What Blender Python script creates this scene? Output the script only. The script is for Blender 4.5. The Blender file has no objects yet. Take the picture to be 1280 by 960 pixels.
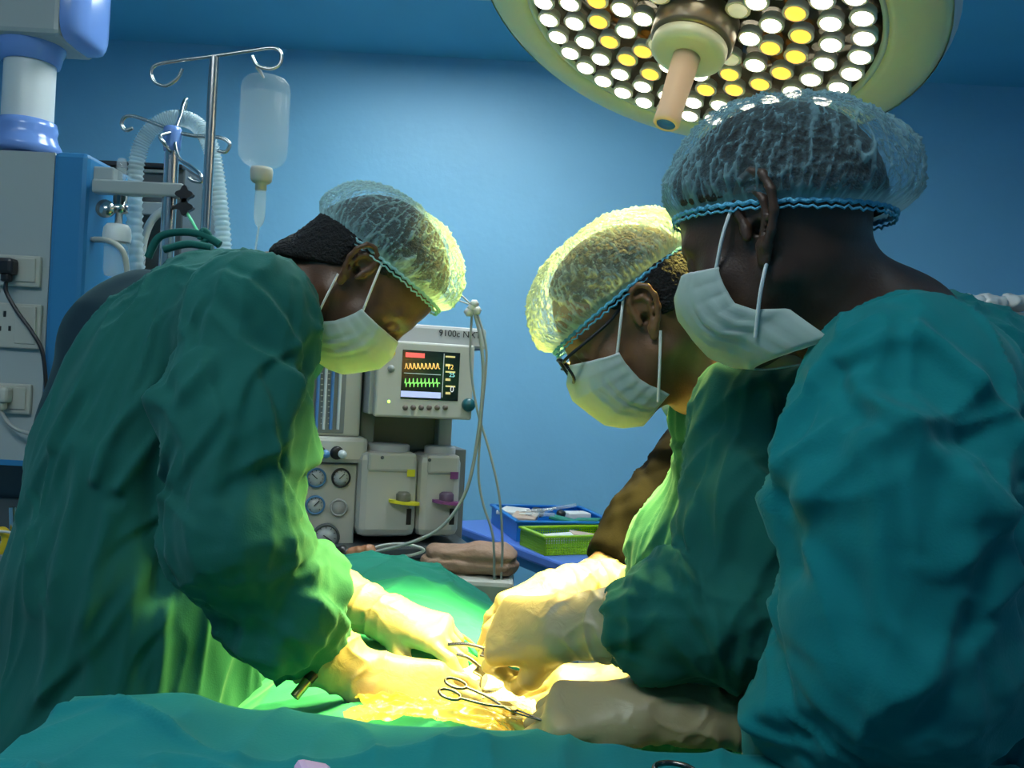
import bpy, bmesh, math, random
import numpy as np
from mathutils import Vector, Matrix

# ---------------------------------------------------------------- camera, lights, exposure
SC = bpy.context.scene
COL = SC.collection
F, CAMZ, ROLL = 1108.0, 1.4, math.radians(3.0)
CR, SR = math.cos(ROLL), math.sin(ROLL)
cam_d = bpy.data.cameras.new('camera')
cam_d.sensor_width = 36.0
cam_d.lens = F * 36.0 / 1280.0
cam_d.clip_start = 0.05
cam_d.dof.use_dof = False
cam = bpy.data.objects.new('camera', cam_d)
COL.objects.link(cam)
cam.matrix_world = Matrix(((CR, -SR, 0, 0), (0, 0, -1, 0), (SR, CR, 0, CAMZ), (0, 0, 0, 1)))
SC.camera = cam

SC.view_settings.view_transform = 'Standard'
SC.view_settings.look = 'None'
SC.view_settings.gamma = 1.0
SC.view_settings.use_curve_mapping = False
SC.view_settings.exposure = 0.0
world = bpy.data.worlds.new('world')
SC.world = world
world.use_nodes = True
world.node_tree.nodes['Background'].inputs[0].default_value = (0.02, 0.04, 0.05, 1)
world.node_tree.nodes['Background'].inputs[1].default_value = 0.3

LAMP_E = 1000.0        # power of the operating lamp, shared by its modules
LAMP_COL = (1.0, 0.81, 0.18)
PANEL_E = dict(front=13.5, front_left=1.6, back=14, right=4, middle=28)
PANEL_COL = (0.86, 0.97, 1.0)

def P(px, py, Y):
    u, v = (px - 640) / F, (480 - py) / F
    return Vector(((u * CR - v * SR) * Y, Y, CAMZ + (u * SR + v * CR) * Y))

# ---------------------------------------------------------------- materials
MATS = {}
def new_mat(name):
    m = bpy.data.materials.new(name); m.use_nodes = True
    MATS[name] = m
    nt = m.node_tree
    return m, nt, nt.nodes['Principled BSDF']
def link(nt, a, b): nt.links.new(a, b)
def plain(name, col, rough=0.5, metal=0.0, bump=0.0, bscale=60, var=0.0, vscale=6, **kw):
    m, nt, b = new_mat(name)
    b.inputs['Base Color'].default_value = (*col, 1)
    b.inputs['Roughness'].default_value = rough
    b.inputs['Metallic'].default_value = metal
    for k, v in kw.items(): b.inputs[k.replace('_', ' ')].default_value = v
    tc = nt.nodes.new('ShaderNodeTexCoord')
    if var:
        n = nt.nodes.new('ShaderNodeTexNoise'); n.inputs['Scale'].default_value = vscale; n.inputs['Detail'].default_value = 5
        link(nt, tc.outputs['Object'], n.inputs['Vector'])
        mp = nt.nodes.new('ShaderNodeMapRange')
        mp.inputs['From Min'].default_value = 0.3; mp.inputs['From Max'].default_value = 0.7
        mp.inputs['To Min'].default_value = 1 - var; mp.inputs['To Max'].default_value = 1 + var
        link(nt, n.outputs['Fac'], mp.inputs['Value'])
        mx = nt.nodes.new('ShaderNodeMix'); mx.data_type = 'RGBA'; mx.blend_type = 'MULTIPLY'
        mx.inputs['Factor'].default_value = 1; mx.inputs[6].default_value = (*col, 1)
        link(nt, mp.outputs['Result'], mx.inputs[7]); link(nt, mx.outputs[2], b.inputs['Base Color'])
    if bump:
        n = nt.nodes.new('ShaderNodeTexNoise'); n.inputs['Scale'].default_value = bscale; n.inputs['Detail'].default_value = 4
        link(nt, tc.outputs['Object'], n.inputs['Vector'])
        bp = nt.nodes.new('ShaderNodeBump'); bp.inputs['Strength'].default_value = bump; bp.inputs['Distance'].default_value = 0.01
        link(nt, n.outputs['Fac'], bp.inputs['Height']); link(nt, bp.outputs['Normal'], b.inputs['Normal'])
    return m
def emit(name, col, strength):
    m, nt, b = new_mat(name)
    b.inputs['Base Color'].default_value = (*col, 1)
    b.inputs['Emission Color'].default_value = (*col, 1)
    b.inputs['Emission Strength'].default_value = strength
    return m
def cloth(name, col, wr=0.6, var=0.12, stretch=(1, 1, 1), trans=0.0):
    """woven cotton: weave grain, small wrinkles, slight uneven dye"""
    m, nt, b = new_mat(name)
    b.inputs['Roughness'].default_value = 0.85
    b.inputs['Sheen Weight'].default_value = 0.12
    b.inputs['Sheen Roughness'].default_value = 0.5
    b.inputs['Sheen Tint'].default_value = (0.5, 0.9, 0.85, 1)
    b.inputs['Specular IOR Level'].default_value = 0.2
    tc = nt.nodes.new('ShaderNodeTexCoord')
    mpg = nt.nodes.new('ShaderNodeMapping'); mpg.inputs['Scale'].default_value = stretch
    link(nt, tc.outputs['Object'], mpg.inputs['Vector'])
    n = nt.nodes.new('ShaderNodeTexNoise'); n.inputs['Scale'].default_value = 5; n.inputs['Detail'].default_value = 6
    link(nt, tc.outputs['Object'], n.inputs['Vector'])
    mp = nt.nodes.new('ShaderNodeMapRange')
    mp.inputs['From Min'].default_value = 0.3; mp.inputs['From Max'].default_value = 0.7
    mp.inputs['To Min'].default_value = 1 - var; mp.inputs['To Max'].default_value = 1 + var
    link(nt, n.outputs['Fac'], mp.inputs['Value'])
    mx = nt.nodes.new('ShaderNodeMix'); mx.data_type = 'RGBA'; mx.blend_type = 'MULTIPLY'
    mx.inputs['Factor'].default_value = 1; mx.inputs[6].default_value = (*col, 1)
    link(nt, mp.outputs['Result'], mx.inputs[7]); link(nt, mx.outputs[2], b.inputs['Base Color'])
    w = nt.nodes.new('ShaderNodeTexNoise'); w.inputs['Scale'].default_value = 6.5; w.inputs['Detail'].default_value = 2.5
    w.noise_dimensions = '3D'; w.inputs['Distortion'].default_value = 1.2
    try: w.noise_type = 'RIDGED_MULTIFRACTAL'
    except Exception: pass
    link(nt, mpg.outputs['Vector'], w.inputs['Vector'])
    f = nt.nodes.new('ShaderNodeTexNoise'); f.inputs['Scale'].default_value = 420; f.inputs['Detail'].default_value = 1
    link(nt, tc.outputs['Object'], f.inputs['Vector'])
    b1 = nt.nodes.new('ShaderNodeBump'); b1.inputs['Strength'].default_value = wr; b1.inputs['Distance'].default_value = 0.03
    link(nt, w.outputs['Fac'], b1.inputs['Height'])
    b2 = nt.nodes.new('ShaderNodeBump'); b2.inputs['Strength'].default_value = 0.25; b2.inputs['Distance'].default_value = 0.001
    link(nt, f.outputs['Fac'], b2.inputs['Height']); link(nt, b1.outputs['Normal'], b2.inputs['Normal'])
    link(nt, b2.outputs['Normal'], b.inputs['Normal'])
    return m

M_GOWN_LIT = cloth('gown_cotton_lit', (0.002, 0.175, 0.190), wr=0.62, stretch=(1, 1, 0.45))  # right gown: albedo raised in place of front light, hue really more teal
M_GOWN_SHADED = cloth('gown_cotton_shaded', (0.008, 0.102, 0.086), wr=0.62, stretch=(1, 1, 0.45))  # left and middle gowns: same cloth, shade put into a lower albedo
M_DRAPE = cloth('drape_cotton', (0.010, 0.225, 0.150), wr=0.5)
M_DRAPE_T = cloth('drape_cotton_teal', (0.002, 0.175, 0.190), wr=0.45)
M_NAVY = cloth('navy_scrub', (0.006, 0.022, 0.035), wr=0.5)
M_BROWN = cloth('brown_sleeve', (0.006, 0.0052, 0.0045), wr=0.5)
MATS['brown_sleeve'].node_tree.nodes['Principled BSDF'].inputs['Sheen Weight'].default_value = 0.0
MATS['brown_sleeve'].node_tree.nodes['Principled BSDF'].inputs['Specular IOR Level'].default_value = 0.1
M_COLLAR = cloth('grey_teal_collar', (0.12, 0.28, 0.28), wr=0.5)

# ---------------------------------------------------------------- signed-distance modelling
def _v(a): return np.array(a, dtype=np.float32)
def cone(a, b, ra, rb, k=0.03, w=None, s=1.0, op='+'):
    return dict(t='c', a=_v(a), b=_v(b), ra=ra, rb=rb, k=k, w=None if w is None else _v(Vector(w).normalized()), s=s, op=op)
def ell(c, r, R=None, k=0.02, op='+'):
    return dict(t='e', c=_v(c), r=_v(r), R=np.eye(3, dtype=np.float32) if R is None else np.array(R, dtype=np.float32), k=k, op=op)
def plane(p, n, c, rad, k=0.004):      # cuts away what lies beyond the plane, within rad of c
    return dict(t='p', p=_v(p), n=_v(Vector(n).normalized()), c=_v(c), rad=rad, k=k, op='-')
def prim_box(q):
    if q['t'] == 'c':
        r = max(q['ra'], q['rb']) * max(1, q['s'])
        return np.minimum(q['a'], q['b']) - r, np.maximum(q['a'], q['b']) + r
    if q['t'] == 'e':
        r = float(q['r'].max()); return q['c'] - r, q['c'] + r
    return q['c'] - q['rad'], q['c'] + q['rad']
def prim_d(q, X, Y, Z):
    if q['t'] == 'c':
        a, b = q['a'], q['b']; ba = b - a; L = float(ba @ ba) + 1e-12
        px, py, pz = X - a[0], Y - a[1], Z - a[2]
        t = np.clip((px * ba[0] + py * ba[1] + pz * ba[2]) / L, 0, 1)
        px = px - t * ba[0]; py = py - t * ba[1]; pz = pz - t * ba[2]
        if q['w'] is not None:
            w = q['w']; f = (px * w[0] + py * w[1] + pz * w[2]) * (1 / q['s'] - 1)
            px = px + f * w[0]; py = py + f * w[1]; pz = pz + f * w[2]
        return np.sqrt(px * px + py * py + pz * pz) - (q['ra'] + (q['rb'] - q['ra']) * t)
    if q['t'] == 'e':
        R, r, c = q['R'], q['r'], q['c']
        px, py, pz = X - c[0], Y - c[1], Z - c[2]
        x = (R[0, 0] * px + R[1, 0] * py + R[2, 0] * pz) / r[0]
        y = (R[0, 1] * px + R[1, 1] * py + R[2, 1] * pz) / r[1]
        z = (R[0, 2] * px + R[1, 2] * py + R[2, 2] * pz) / r[2]
        k0 = np.sqrt(x * x + y * y + z * z)
        k1 = np.sqrt((x / r[0])**2 + (y / r[1])**2 + (z / r[2])**2) + 1e-6
        return k0 * (k0 - 1) / k1
    n, p = q['n'], q['p']
    h = -((X - p[0]) * n[0] + (Y - p[1]) * n[1] + (Z - p[2]) * n[2])
    c = q['c']
    return np.maximum(h, np.sqrt((X - c[0])**2 + (Y - c[1])**2 + (Z - c[2])**2) - q['rad'])
def axis_coords(lo, hi, res, zones):
    out = [lo]
    while out[-1] < hi:
        c = out[-1]; r = res
        for a, b, rr in zones:
            if a <= c < b: r = min(r, rr)
        out.append(c + r)
    return np.array(out, dtype=np.float32)
def surface_nets(Fd, xs, ys, zs):
    S = Fd < 0
    c = sum(S[i:S.shape[0] - 1 + i, j:S.shape[1] - 1 + j, k:S.shape[2] - 1 + k].astype(np.uint8) for i in (0, 1) for j in (0, 1) for k in (0, 1))
    act = (c > 0) & (c < 8)
    I, J, K = np.nonzero(act)
    idx = np.full(act.shape, -1, np.int32); idx[act] = np.arange(len(I), dtype=np.int32)
    acc = np.zeros((len(I), 3), np.float64); cnt = np.zeros(len(I))
    cs = [(i, j, k) for i in (0, 1) for j in (0, 1) for k in (0, 1)]
    for a in cs:
        for ax in range(3):
            if a[ax]: continue
            b = list(a); b[ax] = 1
            fa = Fd[I + a[0], J + a[1], K + a[2]]; fb = Fd[I + b[0], J + b[1], K + b[2]]
            m = (fa < 0) != (fb < 0)
            t = np.where(m, fa / np.where(m, fa - fb, 1), 0)
            pa = np.stack([xs[I + a[0]], ys[J + a[1]], zs[K + a[2]]], 1); pb = np.stack([xs[I + b[0]], ys[J + b[1]], zs[K + b[2]]], 1)
            acc += np.where(m[:, None], pa + t[:, None] * (pb - pa), 0); cnt += m
    V = acc / cnt[:, None]
    faces = []
    for ax in range(3):
        sa = [slice(None)] * 3; sb = [slice(None)] * 3
        sa[ax] = slice(0, -1); sb[ax] = slice(1, None)
        A, B = S[tuple(sa)], S[tuple(sb)]
        i, j, k = np.nonzero(A != B)
        e1, e2 = [(1, 2), (2, 0), (0, 1)][ax]
        q = [i, j, k]
        ok = (q[e1] > 0) & (q[e2] > 0) & (q[e1] < S.shape[e1] - 1) & (q[e2] < S.shape[e2] - 1)
        i, j, k = i[ok], j[ok], k[ok]; q = [i, j, k]
        def cell(d1, d2):
            r = [x.copy() for x in q]; r[e1] = r[e1] + d1; r[e2] = r[e2] + d2
            return idx[r[0], r[1], r[2]]
        quad = np.stack([cell(-1, -1), cell(0, -1), cell(0, 0), cell(-1, 0)], 1)
        inside = A[i, j, k]
        quad[~inside] = quad[~inside][:, ::-1]
        faces.append(quad)
    return V, np.concatenate(faces)
def smooth(V, Fc, it=2, lam=0.5):
    e = np.concatenate([Fc[:, [0, 1]], Fc[:, [1, 2]], Fc[:, [2, 3]], Fc[:, [3, 0]]])
    n = len(V); deg = np.bincount(e[:, 0], minlength=n) + np.bincount(e[:, 1], minlength=n)
    deg = np.maximum(deg, 1)
    for _ in range(it):
        s = np.stack([np.bincount(e[:, 0], V[e[:, 1], d], n) + np.bincount(e[:, 1], V[e[:, 0], d], n) for d in range(3)], 1) / deg[:, None]
        V = V + lam * (s - V)
    return V
def normals(V, Fc):
    n = np.cross(V[Fc[:, 2]] - V[Fc[:, 0]], V[Fc[:, 3]] - V[Fc[:, 1]])
    N = np.stack([sum(np.bincount(Fc[:, c], n[:, d], len(V)) for c in range(4)) for d in range(3)], 1)
    return N / (np.linalg.norm(N, axis=1, keepdims=True) + 1e-12)
def sdf(prims, res, zones=(), it=2, pad=0.03):
    los, his = zip(*[prim_box(q) for q in prims if q['op'] == '+'])
    lo = np.min(los, 0) - pad; hi = np.max(his, 0) + pad
    ax = [axis_coords(float(lo[d]), float(hi[d]), res, [(z[0][d], z[1][d], z[2]) for z in zones]) for d in range(3)]
    Fd = np.full([len(a) for a in ax], 1.0, np.float32)
    for q in prims:
        a, b = prim_box(q); m = q['k'] * 1.2 + 2.5 * res
        sl = []
        for d in range(3):
            i0 = max(int(np.searchsorted(ax[d], a[d] - m)) - 1, 0); i1 = min(int(np.searchsorted(ax[d], b[d] + m)) + 1, len(ax[d]))
            sl.append(slice(i0, i1))
        if any(s.stop <= s.start for s in sl): continue
        X = ax[0][sl[0]][:, None, None]; Y = ax[1][sl[1]][None, :, None]; Z = ax[2][sl[2]][None, None, :]
        d = prim_d(q, X, Y, Z); f = Fd[tuple(sl)]; k = max(q['k'], 1e-5)
        if q['op'] == '+':
            h = np.maximum(k - np.abs(f - d), 0) / k; Fd[tuple(sl)] = np.minimum(f, d) - h * h * k * 0.25
        else:
            d = -d; h = np.maximum(k - np.abs(f - d), 0) / k; Fd[tuple(sl)] = np.maximum(f, d) + h * h * k * 0.25
    V, Fc = surface_nets(Fd, *ax)
    return smooth(V, Fc, it), Fc

# numpy gradient noise
_rng = np.random.RandomState(7)
_perm = _rng.permutation(256); _perm = np.concatenate([_perm, _perm, _perm])
_grad = _rng.normal(size=(256, 3)); _grad /= np.linalg.norm(_grad, axis=1, keepdims=True)
def noise(p):
    p = np.asarray(p, float); i = np.floor(p).astype(int); f = p - i; i &= 255
    u = f * f * f * (f * (f * 6 - 15) + 10)
    r = 0
    for a in (0, 1):
        for b in (0, 1):
            for c in (0, 1):
                g = _grad[_perm[_perm[_perm[i[:, 0] + a] + i[:, 1] + b] + i[:, 2] + c] & 255]
                d = (g * (f - np.array([a, b, c]))).sum(1)
                w = (u[:, 0] if a else 1 - u[:, 0]) * (u[:, 1] if b else 1 - u[:, 1]) * (u[:, 2] if c else 1 - u[:, 2])
                r = r + w * d
    return r * 1.6
def ridge(p, sharp=3):
    return np.clip(1 - np.abs(noise(p)) * 1.6, 0, 1) ** sharp

def limb_creases(t, th, r, L, kind, seed, amp):
    """individual tapered wrinkles laid over a limb: (t along, r*theta around)"""
    rg = np.random.RandomState(int(seed * 10) % 9999 + {'body': 1, 'sleeve': 2, 'bunch': 3}[kind])
    n = {'body': 60, 'sleeve': 54, 'bunch': 40}[kind]
    out = np.zeros(len(t)); C = 2 * np.pi * r
    for _ in range(n):
        t0 = rg.uniform(-0.05, L); s0 = rg.uniform(0, C)
        if kind == 'body': ln = rg.uniform(0.10, 0.34); an = rg.normal(0, 0.35)
        elif kind == 'sleeve': ln = rg.uniform(0.06, 0.22); an = rg.choice([-1, 1]) * rg.uniform(0.15, 1.0) if rg.rand() < 0.75 else rg.uniform(-1.5, 1.5)
        else: ln = rg.uniform(0.05, 0.13); an = rg.choice([-1, 1]) * rg.uniform(0.8, 1.55)
        w = rg.uniform(0.004, 0.009); A = rg.uniform(0.35, 1.0) * amp * (0.011 if kind != 'bunch' else 0.009)
        ds = (th * r - s0 + C / 2) % C - C / 2; dt = t - t0
        along = dt * np.cos(an) + ds * np.sin(an); across = -dt * np.sin(an) + ds * np.cos(an)
        cv = rg.uniform(-1, 1) * 2.2; across = across - cv * (along - ln / 2) ** 2 - 0.004 * np.sin(along * rg.uniform(30, 60))
        u = along / ln; tp = np.where((u > 0) & (u < 1), np.sin(np.pi * np.clip(u, 0, 1)) ** 0.7, 0)
        ww = np.where(across > 0, w, w * 2.6)
        out += A * tp * (np.exp(-np.abs(across) / ww) * 1.0 - 0.45 * np.exp(-((across - 2.0 * w) / (1.5 * w)) ** 2))
    return out

def fold_displace(V, N, limbs, creases=(), amp=1.0, seed=0.0, lean=(0, 0, 1), keep=None):
    """cloth folds: long drape folds on the trunk, diagonal and ring folds on the sleeves, plus creases set by hand"""
    d = np.zeros(len(V))
    wtot = np.zeros(len(V))
    for a, b, r, kind in limbs:
        a = np.array(a); b = np.array(b); ba = b - a; L = np.linalg.norm(ba); ax = ba / L
        w1 = np.cross(ax, [0.3, 1, 0.1]); w1 /= np.linalg.norm(w1); w2 = np.cross(ax, w1)
        p = V - a; t = p @ ax; tc = np.clip(t, 0, L); q = p - tc[:, None] * ax
        dist = np.linalg.norm(q, axis=1); u = q @ w1 / (dist + 1e-6); v = q @ w2 / (dist + 1e-6)
        wt = np.exp(-(np.maximum(dist - r, 0) / 0.035) ** 2)
        th = np.arctan2(u, v)
        if kind == 'sleeve':
            f = 0.55 * ridge(np.stack([t * 7 + 1.1 * th / 3.14 + seed, u * 1.0 + seed, v * 1.0], 1), 3)
            f += 0.8 * ridge(np.stack([t * 3.2 + seed * 3, u * 2.1 + t * 3, v * 2.1 + 9], 1), 3)
            f += 0.35 * noise(np.stack([t * 3 + seed, u * 1.3, v * 1.3 + 4], 1))
        elif kind == 'bunch':
            f = 0.9 * ridge(np.stack([t * 16 + 0.9 * th / 3.14 + seed, u * 0.8 + seed, v * 0.8], 1), 2)
            f += 0.5 * ridge(np.stack([t * 6 + seed * 3, u * 1.7 + t * 5, v * 1.7 + 9], 1), 3)
        else:
            f = 1.0 * ridge(np.stack([t * 1.3 + seed, u * 3.4 + 0.6 * np.sin(t * 5), v * 3.4], 1), 3)
            f += 0.5 * ridge(np.stack([t * 3.5 + seed + 5, u * 5 + t * 4, v * 5], 1), 4)
            f += 0.6 * noise(np.stack([t * 2 + seed, u * 1.2, v * 1.2 + 4], 1))
        d += wt * (f * 0.0055 * amp + limb_creases(t, th, r, L, kind, seed + L, amp)); wtot += wt
    d = d / np.maximum(wtot, 0.6)
    d += 0.003 * amp * noise(V * np.array([14, 14, 9]) + seed)
    for pts, A, W in creases:            # pts: world points of a crease line, A height, W half width
        pts = [np.array(p) for p in pts]
        best = np.full(len(V), 9.0); sgn = np.ones(len(V))
        for i in range(len(pts) - 1):
            a, b = pts[i], pts[i + 1]; ba = (b - a)[[0, 2]]; p = V[:, [0, 2]] - a[[0, 2]]
            tt = np.clip(p @ ba / (ba @ ba), 0, 1); q = p - tt[:, None] * ba
            dy = np.abs(V[:, 1] - (a[1] + (b[1] - a[1]) * tt)) * 0.25
            dd = np.sqrt((q ** 2).sum(1) + dy ** 2)
            taper = 1.0
            best = np.minimum(best, dd * taper)
        d += A * np.exp(-(best / W) ** 2) * (N[:, 1] < 0.3)
    if keep is not None: d *= keep(V)
    return V + N * d[:, None]

def mesh_obj(name, V, Fc, mat, parent=None, smooth_s=True):
    me = bpy.data.meshes.new(name)
    me.from_pydata([tuple(v) for v in np.asarray(V).tolist()] if isinstance(V, np.ndarray) else V, [], Fc.tolist() if isinstance(Fc, np.ndarray) else Fc)
    if smooth_s: me.polygons.foreach_set('use_smooth', [True] * len(me.polygons))
    me.materials.append(mat); me.update()
    o = bpy.data.objects.new(name, me); COL.objects.link(o)
    if parent is not None: o.parent = parent
    return o
def tag(o, label=None, cat=None, group=None, kind=None):
    if label: o['label'] = label
    if cat: o['category'] = cat
    if group: o['group'] = group
    if kind: o['kind'] = kind
    return o
def empty(name, loc, label=None, cat=None, group=None):
    o = bpy.data.objects.new(name, None); o.empty_display_size = 0.05; COL.objects.link(o); o.location = loc
    bpy.context.view_layer.update()
    return tag(o, label, cat, group)

# ---------------------------------------------------------------- mesh builder for hard objects
class MB:
    """collects shapes in world space; build() links them as one mesh object (child keeps world placement)"""
    def __init__(s): s.v = []; s.f = []; s.sm = []
    def add(s, v, f, sm=False):
        n = len(s.v); s.v += [tuple(x) for x in v]; s.f += [tuple(i + n for i in q) for q in f]; s.sm += [sm] * len(f); return s
    def box(s, c, size, M=None, bev=0.0):
        hx, hy, hz = [x / 2 for x in size]; c = Vector(c)
        bm = bmesh.new(); bmesh.ops.create_cube(bm, size=1)
        for v in bm.verts: v.co = Vector((v.co.x * size[0], v.co.y * size[1], v.co.z * size[2]))
        if bev: bmesh.ops.bevel(bm, geom=bm.edges[:], offset=min(bev, min(size) * 0.45), segments=2, affect='EDGES', profile=0.5)
        bm.verts.index_update()
        vs = [c + (M @ v.co if M else v.co) for v in bm.verts]; fs = [[v.index for v in f.verts] for f in bm.faces]
        bm.free(); return s.add(vs, fs, False)
    def tube(s, pts, r, seg=10, caps=True, sm=True):
        pts = [Vector(p) for p in pts]; rs = r if isinstance(r, (list, tuple)) else [r] * len(pts)
        v = []; f = []; prev = None
        for i, p in enumerate(pts):
            t = (pts[min(i + 1, len(pts) - 1)] - pts[max(i - 1, 0)]).normalized()
            if prev is None:
                prev = t.orthogonal().normalized()
            n = (prev - t * prev.dot(t))
            n = n.normalized() if n.length > 1e-5 else t.orthogonal().normalized()
            prev = n; bn = t.cross(n)
            for k in range(seg):
                a = 2 * math.pi * k / seg; v.append(p + (n * math.cos(a) + bn * math.sin(a)) * rs[i])
        for i in range(len(pts) - 1):
            for k in range(seg):
                k2 = (k + 1) % seg; f.append((i * seg + k, i * seg + k2, (i + 1) * seg + k2, (i + 1) * seg + k))
        s.add(v, f, sm)
        if caps: s.add(v[:seg], [tuple(range(seg))[::-1]]); s.add(v[-seg:], [tuple(range(seg))])
        return s
    def lathe(s, prof, c, axis=(0, 0, 1), seg=32, sm=True, xdir=None):
        c = Vector(c); ax = Vector(axis).normalized(); n = Vector(xdir).normalized() if xdir else ax.orthogonal().normalized(); b = ax.cross(n)
        v = []; f = []
        for r, h in prof:
            for k in range(seg):
                a = 2 * math.pi * k / seg; v.append(c + ax * h + (n * math.cos(a) + b * math.sin(a)) * max(r, 1e-5))
        for i in range(len(prof) - 1):
            for k in range(seg):
                k2 = (k + 1) % seg; f.append((i * seg + k, i * seg + k2, (i + 1) * seg + k2, (i + 1) * seg + k))
        return s.add(v, f, sm)
    def build(s, name, mat, parent=None):
        me = bpy.data.meshes.new(name); me.from_pydata(s.v, [], s.f)
        me.polygons.foreach_set('use_smooth', s.sm); me.materials.append(mat); me.update()
        o = bpy.data.objects.new(name, me); COL.objects.link(o)
        if parent is not None: attach(o, parent)
        return o
def attach(o, parent):
    o.parent = parent
    o.matrix_parent_inverse = parent.matrix_world.inverted()
def catmull(pts, n=8):
    pts = [Vector(p) for p in pts]; out = []
    for i in range(len(pts) - 1):
        p0, p1, p2, p3 = pts[max(i - 1, 0)], pts[i], pts[i + 1], pts[min(i + 2, len(pts) - 1)]
        for j in range(n):
            t = j / n
            out.append(0.5 * ((2 * p1) + (p2 - p0) * t + (2 * p0 - 5 * p1 + 4 * p2 - p3) * t * t + (3 * p1 - p0 - 3 * p2 + p3) * t ** 3))
    out.append(pts[-1]); return out

def skin(name, col, rough=0.45):
    m, nt, b = new_mat(name)
    b.inputs['Roughness'].default_value = rough
    b.inputs['Subsurface Weight'].default_value = 0.12
    b.inputs['Subsurface Radius'].default_value = (0.01, 0.004, 0.002)
    b.inputs['Subsurface Scale'].default_value = 0.5
    tc = nt.nodes.new('ShaderNodeTexCoord')
    n = nt.nodes.new('ShaderNodeTexNoise'); n.inputs['Scale'].default_value = 25; n.inputs['Detail'].default_value = 6
    link(nt, tc.outputs['Object'], n.inputs['Vector'])
    r = nt.nodes.new('ShaderNodeValToRGB')
    r.color_ramp.elements[0].position = 0.3; r.color_ramp.elements[0].color = (*[c * 0.75 for c in col], 1)
    r.color_ramp.elements[1].position = 0.7; r.color_ramp.elements[1].color = (*[min(c * 1.2, 1) for c in col], 1)
    link(nt, n.outputs['Fac'], r.inputs['Fac']); link(nt, r.outputs['Color'], b.inputs['Base Color'])
    n2 = nt.nodes.new('ShaderNodeTexNoise'); n2.inputs['Scale'].default_value = 350; n2.inputs['Detail'].default_value = 3
    link(nt, tc.outputs['Object'], n2.inputs['Vector'])
    bp = nt.nodes.new('ShaderNodeBump'); bp.inputs['Strength'].default_value = 0.25; bp.inputs['Distance'].default_value = 0.002
    link(nt, n2.outputs['Fac'], bp.inputs['Height']); link(nt, bp.outputs['Normal'], b.inputs['Normal'])
    return m
# ---------------------------------------------------------------- room
M_WALL = plain('wall_paint_blue', (0.22, 0.52, 0.74), 0.45, bump=0.15, bscale=25, var=0.04, vscale=2)
M_CEIL = plain('ceiling_paint_blue', (0.13, 0.48, 0.68), 0.5, var=0.04, vscale=2)
M_FLOOR = plain('floor_vinyl', (0.18, 0.26, 0.28), 0.3, var=0.1, vscale=4)
M_TRIM = plain('trim_grey', (0.3, 0.36, 0.38), 0.5)
RX0, RX1, RY0, RY1, RZ = -2.9, 2.9, -2.6, 4.2, 2.93
def struct(name, c, size, mat):
    o = MB().box(c, size).build(name, mat); o['kind'] = 'structure'; return o
cx, cy, sx, sy = (RX0 + RX1) / 2, (RY0 + RY1) / 2, RX1 - RX0, RY1 - RY0
struct('wall_back', (cx, RY1 + 0.05, RZ / 2), (sx + 0.2, 0.1, RZ), M_WALL)
struct('wall_front', (cx, RY0 - 0.05, RZ / 2), (sx + 0.2, 0.1, RZ), M_WALL)
struct('wall_left', (RX0 - 0.05, cy, RZ / 2), (0.1, sy, RZ), M_WALL)
struct('wall_right', (RX1 + 0.05, cy, RZ / 2), (0.1, sy, RZ), M_WALL)
struct('floor', (cx, cy, -0.05), (sx + 0.2, sy + 0.2, 0.1), M_FLOOR)
struct('ceiling', (cx, cy, RZ + 0.05), (sx + 0.2, sy + 0.2, 0.1), M_CEIL)
struct('baseboard_back', (cx, RY1 - 0.008, 0.05), (sx, 0.016, 0.1), M_TRIM)

M_WHITE = plain('white_enamel', (0.62, 0.68, 0.68), 0.35)
def ceiling_panel(x, y, w, l, e, label):
    t = empty('ceiling_light', (x, y, RZ), label, 'ceiling light')
    fr = MB()
    for dx in (-1, 1): fr.box((x + dx * (w / 2 + 0.015), y, RZ - 0.012), (0.03, l + 0.06, 0.024))
    for dy in (-1, 1): fr.box((x, y + dy * (l / 2 + 0.015), RZ - 0.012), (w, 0.03, 0.024))
    fr.build('frame', M_WHITE, t)
    MB().box((x, y, RZ - 0.008), (w, l, 0.012)).build('diffuser', emit('panel_glow_%s' % label[:9], PANEL_COL, e), t)
ceiling_panel(-0.75, -0.1, 1.2, 0.6, PANEL_E['front'], 'recessed ceiling light panel behind the camera')
ceiling_panel(-1.7, 0.6, 0.6, 0.6, PANEL_E['front_left'], 'square ceiling light panel at the left of the room')
ceiling_panel(-0.45, 3.22, 0.9, 0.5, PANEL_E['back'], 'ceiling light panel near the blue back wall, its edge at the top of the photo')
ceiling_panel(0.1, 2.15, 0.6, 0.6, PANEL_E['middle'], 'middle ceiling light panel out of the photo above the machine')  # unseen panel added to brighten the back wall at mid height
ceiling_panel(1.9, 0.3, 0.6, 0.6, PANEL_E['right'], 'square ceiling light panel at the right of the room')

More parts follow.
